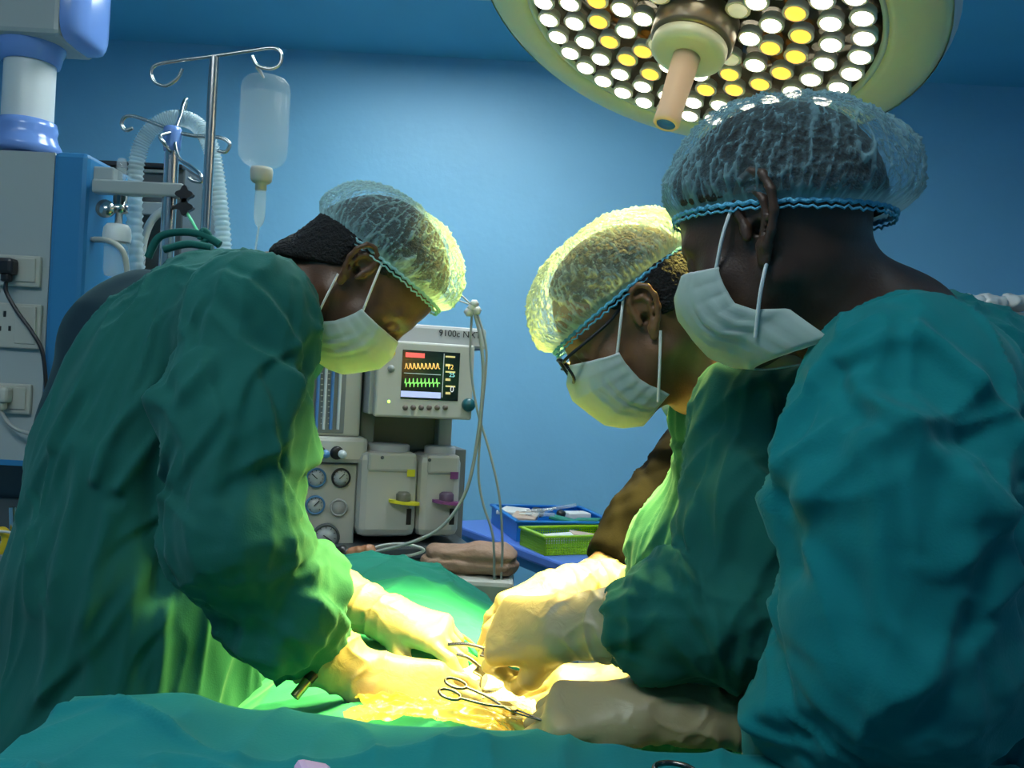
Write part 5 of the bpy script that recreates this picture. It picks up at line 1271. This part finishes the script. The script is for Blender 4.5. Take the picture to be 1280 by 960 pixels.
# knob strip
abox(370, 546, 460, 579, -0.02, 0.10, 0.012, 'knob_strip', M_MACH)
for px, m in ((399, M_BLK), (421, M_BLK)):
    kn = alathe(px, 566, -0.02, [(0.018, 0), (0.018, 0.006), (0.012, 0.010), (0.0, 0.010)], 'flow_knob', M_BLK, seg=20)
alathe(406, 567, -0.02, [(0.011, 0), (0.0105, 0.030), (0, 0.031)], 'knob_cap', plain('knob_blue', (0.10, 0.28, 0.55), 0.3), seg=16)
alathe(427, 567, -0.02, [(0.011, 0), (0.0105, 0.030), (0, 0.031)], 'knob_cap', M_WHITE, seg=16)
# gauge panel
abox(366, 580, 444, 686, 0.0, 0.24, 0.004, 'gauge_panel', M_MACH)
M_GF = plain('gauge_face', (0.50, 0.54, 0.54), 0.25); M_GB = plain('gauge_ring_blue', (0.07, 0.20, 0.38), 0.35)
def gauge(px, py, r, ring, ang, blank=False):
    g = alathe(px, py, 0.0, [(r, 0), (r, 0.008), (r * 0.86, 0.012), (r * 0.80, 0.009), (r * 0.80, 0.0)], 'gauge_ring', ring, seg=28)
    alathe(px, py, 0.0, [(0, 0.008), (r * 0.8, 0.008), (r * 0.8, 0)], 'gauge_dial', M_GF if not blank else M_MACH2, g)
    if not blank:
        q = A_w(A_loc(px, py, -0.0095)); u = RA @ Vector((math.cos(ang), 0, math.sin(ang)))
        MB().tube([q - u * r * 0.2, q + u * r * 0.55], 0.0014, 6).build('needle', M_BLK, g)
        mk = MB()
        for k in range(9):
            a2 = math.radians(-45 + k * 33.75); u = RA @ Vector((math.cos(a2), 0, math.sin(a2))); mk.tube([q + u * r * 0.6, q + u * r * 0.74], 0.0009, 4)
        d = mk.build('dial_marks', M_BLK, g); d['kind'] = 'stuff'
gauge(395, 597, 0.027, M_GB, 2.4); gauge(426, 597, 0.026, M_BLK, 0.8); gauge(394, 631, 0.026, M_GB, 0.8); gauge(423, 634, 0.024, M_MACH2, 0, True); gauge(407, 671, 0.037, M_DGREY, -0.6)
alathe(384, 660, 0, [(0.008, 0), (0.008, 0.004), (0.004, 0.004), (0.004, 0)], 'port', M_BLK, seg=14)
# monitor
abox(470, 428, 592, 523, -0.10, 0.03, 0.006, 'monitor_front', M_MACH)
abox(462, 430, 582, 520, -0.07, 0.10, 0.004, 'monitor_body', M_MACH2)
M_SCR = plain('screen_dark', (0.008, 0.012, 0.02), 0.15)
scr = abox(502, 439, 574, 500, -0.1015, 0.004, 0.0005, 'screen', M_SCR)
def se(name, x0, y0, x1, y1, col, st=1.2, dy=-0.1025):
    k = 'screen_' + name
    return abox(x0, y0, x1, y1, dy, 0.001, 0.0, name, MATS.get(k) or emit(k, col, st), scr)
se('alarm_bar', 507, 441, 531, 447, (0.8, 0.12, 0.10), 0.9)
se('soft_keys', 501, 489.5, 551, 497, (0.45, 0.52, 0.80), 0.7)
se('number_field', 553.5, 442, 554.3, 497, (0.4, 0.45, 0.45), 0.5)
se('divider', 505, 467, 551, 467.8, (0.5, 0.6, 0.6), 0.4)
def wave(name, y, amp, n, col, kind):
    mb = MB(); pts = []
    for k in range(n * 6 + 1):
        t = k / (n * 6); ph = (k % 6) / 6
        yy = y - amp * ([0, .2, 1, .9, .2, 0][k % 6] if kind else [0, 1, -0.8, 0, .1, 0][k % 6])
        pts.append(A_w(A_loc(506 + 44 * t, yy, -0.1035)))
    mb.tube(pts, 0.0011, 4); mb.build(name, emit('screen_' + name, col, 1.2), scr)
wave('pressure_trace', 461, 7, 9, (0.75, 0.45, 0.12), 1); wave('flow_trace', 479, 6, 9, (0.25, 0.75, 0.15), 0)
for k, (y, col) in enumerate([(445, (0.6, 0.5, 0.2)), (455, (0.85, 0.6, 0.15)), (464, (0.2, 0.6, 0.6)), (473, (0.5, 0.6, 0.6)), (482, (0.6, 0.6, 0.6)), (490, (0.6, 0.55, 0.6))]):
    se('reading%d' % k if False else 'reading', 557, y, 563, y + 3, col, 0.8) if k % 2 else se('reading', 557, y, 569, y + 2.0, col, 0.8)
def text_obj(name, body, px, py, size, dy, mat, parent):
    cu = bpy.data.curves.new(name, 'FONT'); cu.body = body; cu.size = size; cu.extrude = 0.0004; cu.align_x = 'CENTER'; cu.align_y = 'CENTER'
    o = bpy.data.objects.new(name, cu); COL.objects.link(o)
    me = bpy.data.meshes.new_from_object(o.evaluated_get(bpy.context.evaluated_depsgraph_get())); bpy.data.objects.remove(o)
    me.materials.clear(); me.materials.append(mat); o = bpy.data.objects.new(name, me); COL.objects.link(o)
    M4 = (RA @ Matrix.Rotation(math.pi / 2, 3, 'X')).to_4x4(); M4.translation = A_w(A_loc(px, py, dy))
    o.matrix_world = M4; bpy.context.view_layer.update(); o.parent = parent; o.matrix_parent_inverse = parent.matrix_world.inverted(); return o
bpy.context.view_layer.update()
text_obj('lettering', '9100c NXT', 575, 418, 0.025, -0.0315, M_BLK, am)
text_obj('reading', '12', 563, 459, 0.018, -0.1035, emit('screen_amber', (0.9, 0.6, 0.15), 1.0), scr)
text_obj('reading', '25', 565, 469, 0.016, -0.1035, emit('screen_cyan', (0.3, 0.7, 0.7), 0.8), scr)
text_obj('reading', '0', 565, 487, 0.022, -0.1035, emit('screen_white', (0.6, 0.6, 0.6), 0.8), scr)
for k in range(6): alathe(506.5 + k * 10, 509.5, -0.10, [(0.0075, 0), (0.007, 0.003), (0, 0.004)], 'menu_button', plain('button_brown', (0.14, 0.11, 0.09), 0.5) if k == 0 else MATS['button_brown'], seg=14)
alathe(585, 506, -0.10, [(0.018, 0), (0.018, 0.010), (0.015, 0.020), (0, 0.021)], 'select_knob', plain('knob_teal', (0.01, 0.10, 0.12), 0.3), seg=22)
alathe(490, 441, -0.10, [(0.009, 0), (0.009, 0.002), (0, 0.002)], 'warning_mark', M_YEL, seg=16)
alathe(489, 461, -0.10, [(0.010, 0), (0.009, 0.003), (0, 0.004)], 'power_button', M_GREYM, seg=16)
alathe(486, 502, -0.10, [(0.004, 0), (0, 0.003)], 'indicator_light', emit('led_green', (0.5, 1.0, 0.1), 3.0), seg=10)
# vaporisers
def vaporiser(x0, x1, y0, y1, col, mname, label):
    q = A_loc(x0, y0, -0.04)
    t = empty('vaporiser', A_w(q), label, 'vaporiser')
    m2 = plain(mname, col, 0.4)
    abox(x0, y0 + 12, x1, y1, -0.04, 0.15, 0.022, 'body', M_MACH, t)
    abox(x0 + 12, y0 + 12, x1 - 1, y0 + 36, -0.048, 0.06, 0.008, 'upper_block', M_MACH, t)
    a, b = A_loc((x0 + x1) / 2, y0 + 12, 0.03), A_loc((x0 + x1) / 2, y0, 0.03)
    w = (A_loc(x1, y0, 0.03).x - A_loc(x0, y0, 0.03).x) * 0.36
    MB().lathe([(w, 0), (w, b.z - a.z - 0.004), (w * 0.9, b.z - a.z), (0, b.z - a.z)], A_w((a.x, 0.03, a.z)), (0, 0, 1), 24).build('top_cap', M_MACH2, t)
    # lever and knob
    cx_ = x1 - 20
    lv = MB(); n = 16; qq = A_w(A_loc(cx_ + 2, y1 - 46, -0.05))
    top = [qq + RA @ Vector((0.040 * math.cos(2 * math.pi * k / n) * (1.15 if math.cos(2 * math.pi * k / n) > 0 else 1), 0.026 * math.sin(2 * math.pi * k / n), -0.004 * math.cos(2 * math.pi * k / n))) for k in range(n)]
    lv.add(top + [p - Vector((0, 0, 0.008)) for p in top], [tuple(range(n)), tuple(range(n, 2 * n))[::-1]] + [(k, n + k, n + (k + 1) % n, (k + 1) % n) for k in range(n)])
    lv.build('dial_flange', m2, t)
    MB().lathe([(0.020, 0.0), (0.020, 0.018), (0.014, 0.024), (0, 0.024)], qq + Vector((0, 0, 0)), (0, 0, 1), 18).build('dial_knob', plain('dial_grey_' + mname, (0.13, 0.13, 0.09) if 'yellow' in mname else (0.10, 0.06, 0.10), 0.4), t)
    abox(x1 - 14, y1 - 36, x1 - 8, y1 - 16, -0.0425, 0.004, 0.0005, 'level_window', M_BLK, t)
    abox(x1 - 13, y0 + 33, x1 - 3, y0 + 42, -0.0495, 0.002, 0.0005, 'colour_label', m2, t)
    alathe(x0 + 30 if x1 - x0 > 60 else x0 + 14, y0 + 18, -0.048, [(0.005, 0), (0.004, 0.003), (0, 0.003)], 'screw', M_DGREY, t, 10)
vaporiser(448, 522, 554, 672, (0.72, 0.68, 0.03), 'vaporiser_yellow', 'ivory vaporiser with yellow dial on the anaesthesia machine')
vaporiser(523, 576, 557, 672, (0.22, 0.06, 0.20), 'vaporiser_purple', 'ivory vaporiser with purple dial on the anaesthesia machine')
abox(352, 684, 592, 700, -0.06, 0.40, 0.006, 'work_surface', M_DGREY)
abox(360, 700, 586, 1010, -0.0, 0.32, 0.01, 'lower_cabinet', M_MACH)
abox(440, 560, 580, 684, 0.13, 0.14, 0.003, 'mounting_plate', M_RECESS)
# cables hanging in front of it
YK = 2.12
cord('monitor_cable', [P(592, 388, YK), P(600, 420, YK), P(604, 470, YK), P(598, 540, YK), P(584, 610, YK), P(556, 655, YK), P(520, 676, YK), P(470, 690, YK)], 0.0042, M_CABLE, 'grey cable hanging from the hood and crossing the purple-dial vaporiser', 'cable')
cord('monitor_cable', [P(590, 388, YK + .02), P(588, 450, YK + .02), P(596, 510, YK + .02), P(612, 565, YK + .02), P(624, 620, YK + .02), P(628, 680, YK + .02), P(626, 730, YK + .02)], 0.003, M_CABLE, 'thin grey cable hanging down rightmost of the three below the hood', 'cable')
cord('monitor_cable', [P(596, 390, YK + .01), P(608, 440, YK + .01), P(602, 520, YK + .01), P(598, 590, YK + .01), P(604, 630, YK + .01), P(616, 670, YK + .01), P(618, 726, YK + .01)], 0.003, M_CABLE, 'thin grey cable dropping between the machine and the green basket', 'cable')
mb = MB()
for dx, dy_ in ((0, 0), (6, 3), (-4, 5), (3, -5)): mb.lathe([(0, 0.012), (0.010, 0.006), (0.011, -0.006), (0, -0.012)], P(590 + dx, 385 + dy_, YK), (0.5, 0.2, 1), 10)
kn = mb.build('cable_knot', M_WCABLE); kn['kind'] = 'stuff'; tag(kn, 'bundle of white connectors knotted at the corner of the machine hood', 'connectors')
cord('sensor_wire', [P(592, 384, YK), P(582, 374, YK), P(570, 362, YK), P(558, 345, YK)], 0.0022, M_WCABLE, 'white wire rising from the knot behind the left surgeon cap', 'wire')
cord('sensor_wire', [P(594, 382, YK + .01), P(580, 378, YK + .01), P(566, 372, YK + .01), P(550, 362, YK + .01)], 0.0018, M_WCABLE, 'second thinner white wire running left from the connector knot', 'wire')

# ---------------------------------------------------------------- trolley with cushion, tubes and mask between drape and machine
tr = empty('side_trolley', (-0.22, 2.24, 0), 'pale trolley behind the drape carrying the tan cushion and tubes', 'trolley')
zt2 = P(600, 716, 2.2).z
MB().box((-0.26, 2.185, zt2 - 0.045), (0.58, 0.15, 0.09), bev=0.012).build('trolley_top', M_MACH, tr)
for dx in (-0.5, -0.02):
    for dy in (2.13, 2.24): MB().tube([(dx, dy, 0.03), (dx, dy, zt2 - 0.08)], 0.013, 10).build('leg', M_STEEL, tr)
V, Fc = sdf([cone(P(546, 699, 2.22), P(625, 699, 2.2), 0.036, 0.036, 0.02, w=(0, 1, 0), s=1.6), cone(P(600, 694, 2.21), P(630, 702, 2.2), 0.034, 0.032, 0.02, w=(0, 1, 0), s=1.6)], 0.006, it=3)
V[:, 2] = np.maximum(V[:, 2], zt2 + 0.001)
Nn = normals(V, Fc); V = V + Nn * (0.006 * ridge(V * np.array([9, 14, 22]), 3) - 0.010 * np.exp(-((V[:, 2] - P(590, 696, 2.2).z) / 0.006) ** 2))[:, None]
tag(mesh_obj('cushion', V, Fc, plain('tan_cushion', (0.36, 0.22, 0.15), 0.7, bump=0.5, bscale=50, var=0.12)), 'tan padded cushion lying on the trolley right of the machine', 'cushion')
cord('breathing_tube', [P(395, 700, 2.2), P(412, 690, 2.16), P(440, 694, 2.16), P(468, 700, 2.16), P(500, 704, 2.18)], 0.016, plain('tube_dark', (0.05, 0.06, 0.07), 0.4), 'dark breathing tube lying behind the green drape', 'tube', 14)
cord('coiled_wire', [P(450, 700, 2.14), P(470, 684, 2.15), P(505, 680, 2.15), P(530, 688, 2.15), P(500, 696, 2.15), P(460, 694, 2.15)], 0.0035, M_WCABLE, 'white wire coiled on the trolley below the vaporisers', 'wire')
V, Fc = sdf([cone(P(392, 694, 2.14), P(430, 692, 2.14), 0.026, 0.018, 0.02), cone(P(430, 690, 2.14), P(440, 700, 2.12), 0.014, 0.012, 0.01), ell(P(402, 686, 2.13), (0.02, 0.02, 0.014), None, 0.01)], 0.004)
tag(mesh_obj('breathing_mask', V + normals(V, Fc) * (0.004 * noise(V * 60))[:, None], Fc, M_BLK), 'black rubber mask lying under the pressure gauges', 'mask')
V, Fc = sdf([cone(P(440, 693, 2.12), P(462, 688, 2.12), 0.014, 0.012, 0.02), cone(P(456, 690, 2.12), P(466, 700, 2.12), 0.010, 0.012, 0.01)], 0.003)
tag(mesh_obj('tubing_wrap', V + normals(V, Fc) * (0.004 * ridge(V * 60, 2))[:, None], Fc, plain('orange_brown', (0.42, 0.18, 0.08), 0.5)), 'small crumpled orange-brown wrap beside the black mask', 'wrap')
V, Fc = sdf([ell(P(378, 688, 2.1), (0.020, 0.020, 0.026), None)], 0.004)
tag(mesh_obj('blue_bulb', V, Fc, plain('bulb_blue', (0.02, 0.08, 0.35), 0.3)), 'dark blue bulb partly hidden behind the left surgeon gown', 'bulb')

# ---------------------------------------------------------------- blue table with tray and basket
M_TBLUE = plain('table_blue', (0.10, 0.20, 0.62), 0.3)
M_TRAY = plain('tray_blue', (0.01, 0.17, 0.52), 0.35)
M_BASK = plain('basket_lime', (0.30, 0.55, 0.01), 0.4)
e0, e1 = Vector((-0.235, 3.48, 0)), Vector((0.256, 2.65, 0)); ed = (e1 - e0).normalized(); en = Vector((-ed.y, ed.x, 0))
TR = Matrix((en, -ed, Vector((0, 0, 1)))).transposed(); L = (e1 - e0).length
tb_ = empty('blue_table', e0.lerp(e1, 0.5) + en * 0.28, 'blue plastic side table against the blue wall holding the trays', 'table')
cc_ = e0.lerp(e1, 0.5) + en * 0.29
MB().box(cc_ + Vector((0, 0, 0.832)), (0.58, L, 0.035), TR, 0.008).build('tabletop', M_TBLUE, tb_)
MB().box(cc_ + Vector((0, 0, 0.795)), (0.52, L - 0.06, 0.04), TR, 0.004).build('apron', M_PBLUE, tb_)
for a in (0.06, L - 0.06):
    for b in (0.05, 0.53):
        q = e0 + ed * a + en * b; MB().tube([(q.x, q.y, 0.0), (q.x, q.y, 0.78)], 0.02, 10).build('leg', M_WHITE, tb_)
TZ = 0.850
def tray(name, c, rot, w, l, h, wall, mat, label, perforated=False):
    R = Matrix.Rotation(rot, 3, 'Z'); c = Vector((c[0], c[1], TZ)); t = empty(name, c, label, 'tray' if not perforated else 'basket')
    q = lambda x, y, z: c + R @ Vector((x, y, z))
    MB().box(q(w / 2, l / 2, 0.003), (w, l, 0.005), R).build('base', mat, t)
    walls = [((w / 2, 0), (w, wall), 0), ((w / 2, l), (w, wall), 0), ((0, l / 2), (wall, l), 1), ((w, l / 2), (wall, l), 1)]
    for (x, y), (sx, sy), k in walls:
        if not perforated: MB().box(q(x, y, h / 2), (sx, sy, h), R, 0.002).build('side', mat, t)
        else:
            mb = MB(); n = int((sy if k else sx) / 0.009)
            for i in range(n + 1):
                f = (i / n - 0.5) * (sy if k else sx); mb.box(q(x + (0 if k else f), y + (f if k else 0), h / 2), (0.0035, 0.0035, h), R)
            for i in range(7): mb.box(q(x, y, 0.004 + i * (h - 0.012) / 6), (sx if not k else 0.003, sy if k else 0.003, 0.0032), R)
            o = mb.build('lattice_side', mat, t); o['kind'] = 'stuff'
    mb = MB()
    for (x, y), (sx, sy), k in walls: mb.box(q(x, y, h), (sx + 0.014, sy + 0.014, 0.008), R, 0.002)
    mb.build('rim', mat, t)
    return q
qt = tray('supply_tray', (0.045, 3.10), math.radians(14), 0.36, 0.40, 0.070, 0.004, M_TRAY, 'deep blue plastic tray of medical supplies on the blue table')
qb = tray('lattice_basket', (0.135, 2.87), math.radians(24), 0.30, 0.19, 0.060, 0.003, M_BASK, 'lime green perforated basket in front of the blue tray', True)
rnd = random.Random(3)
M_PKW = plain('paper_white', (0.70, 0.70, 0.66), 0.6); M_PKG = plain('pack_green', (0.02, 0.22, 0.14), 0.5); M_PKT = plain('pack_tan', (0.55, 0.40, 0.30), 0.6); M_PKB = plain('pack_black', (0.02, 0.02, 0.02), 0.4)
items = [(qt, 0.06, 0.30, 0.062, 0.10, 0.14, 0.016, M_PKW, 'white paper packet at the far left of the blue tray', 'packet'), (qt, 0.07, 0.16, 0.062, 0.09, 0.16, 0.018, M_PKT, 'tan packet along the left side of the blue tray', 'packet'),
         (qt, 0.15, 0.27, 0.066, 0.05, 0.05, 0.022, M_PKB, 'black cap-like object in the back of the blue tray', 'cap'), (qt, 0.20, 0.10, 0.064, 0.10, 0.05, 0.014, M_PKG, 'dark green packet at the front of the blue tray', 'packet'),
         (qt, 0.29, 0.09, 0.064, 0.09, 0.05, 0.014, M_PKG, 'second green packet right of the first in the blue tray', 'packet'), (qt, 0.22, 0.20, 0.068, 0.035, 0.035, 0.030, M_PKB, 'small black bottle in the middle of the blue tray', 'bottle'),
         (qt, 0.29, 0.22, 0.064, 0.09, 0.07, 0.022, M_PKW, 'white carton with print right of the black bottle', 'carton'), (qb, 0.08, 0.08, 0.040, 0.12, 0.10, 0.020, M_PKW, 'white crumpled packet inside the green basket', 'packet'),
         (qb, 0.20, 0.10, 0.042, 0.10, 0.08, 0.016, M_PKT, 'pale brown packet at the right of the green basket', 'packet')]
for f, x, y, z, sx, sy, sz, m, lab, cat in items:
    rz = rnd.uniform(-0.5, 0.5); mb = MB(); R = Matrix.Rotation(rz, 3, 'Z') @ Matrix.Rotation(rnd.uniform(-.15, .15), 3, 'Y')
    if cat in ('bottle', 'cap'): mb.lathe([(0, -sz / 2), (sx / 2, -sz / 2), (sx / 2, sz * 0.3), (sx * 0.3, sz * 0.5), (0, sz * 0.5)], f(x, y, z), (0.2, -0.3, 1), 16)
    else: mb.box(f(x, y, z), (sx, sy, sz), R, 0.004)
    tag(mb.build({'packet': 'supply_packet', 'bottle': 'medicine_bottle', 'cap': 'bottle_cap', 'carton': 'carton'}[cat], m), lab, cat)
for k, (x, y) in enumerate([(0.11, 0.10), (0.135, 0.20), (0.26, 0.30)]):
    t = empty('syringe', qt(x, y, 0.085), ['clear syringe lying at the front left of the blue tray', 'clear syringe lying in the middle of the blue tray', 'clear syringe lying at the back right of the blue tray'][k], 'syringe', None)
    d = Vector((0.05, 0.03 * (k - 1), 0.006)); q = qt(x, y, 0.082)
    MB().tube([q - d, q + d], 0.007, 10).build('barrel', M_GLASSY, t); MB().tube([q - d * 1.5, q - d * 0.6], 0.004, 8).build('plunger', M_PKW, t)

# ---------------------------------------------------------------- shelf at the right
YW = 3.3
rs = empty('wall_shelf', P(1250, 395, YW), 'grey shelf at the right edge behind the nearest surgeon', 'shelf')
a, b = P(1185, 386, YW), P(1360, 386, YW)
MB().box(((a.x + b.x) / 2, YW + 0.2, P(1260, 393, YW).z), (b.x - a.x, 0.4, 0.022)).build('shelf_board', M_GREYM, rs)
MB().box(((a.x + b.x) / 2, YW + 0.2, P(1260, 425, YW).z), (b.x - a.x - 0.02, 0.38, 0.022)).build('shelf_board', M_GREYM, rs)
for x in (a.x + 0.02, b.x - 0.02):
    for dy in (0.02, 0.38): MB().tube([(x, YW + dy, 0.0), (x, YW + dy, P(1260, 388, YW).z)], 0.012, 8).build('upright', M_GREYM, rs)
for k, (px, w, lab) in enumerate([(1212, 0.06, 'leftmost clear plastic pack on the right-hand shelf'), (1238, 0.09, 'white wrapped pack in the middle of the right-hand shelf top'), (1268, 0.10, 'white wrapped pack at the very right edge of the shelf top')]):
    V, Fc = sdf([cone(P(px - 8, 378, YW + .12), P(px + 8, 379, YW + .12), 0.028, 0.026, 0.02, w=(0, 1, 0), s=2.0)], 0.008)
    V[:, 2] = np.maximum(V[:, 2], P(px, 393, YW).z + 0.012); V = V + normals(V, Fc) * (0.010 * ridge(V * 22 + k, 2))[:, None]
    tag(mesh_obj('wrapped_pack', V, Fc, M_PKW), lab, 'pack')
q = P(1272, 408, YW + .1); tag(MB().box(q, (0.09, 0.16, 0.04), bev=0.004).build('carton', M_PKW), 'white carton on the second level of the right-hand shelf', 'carton')
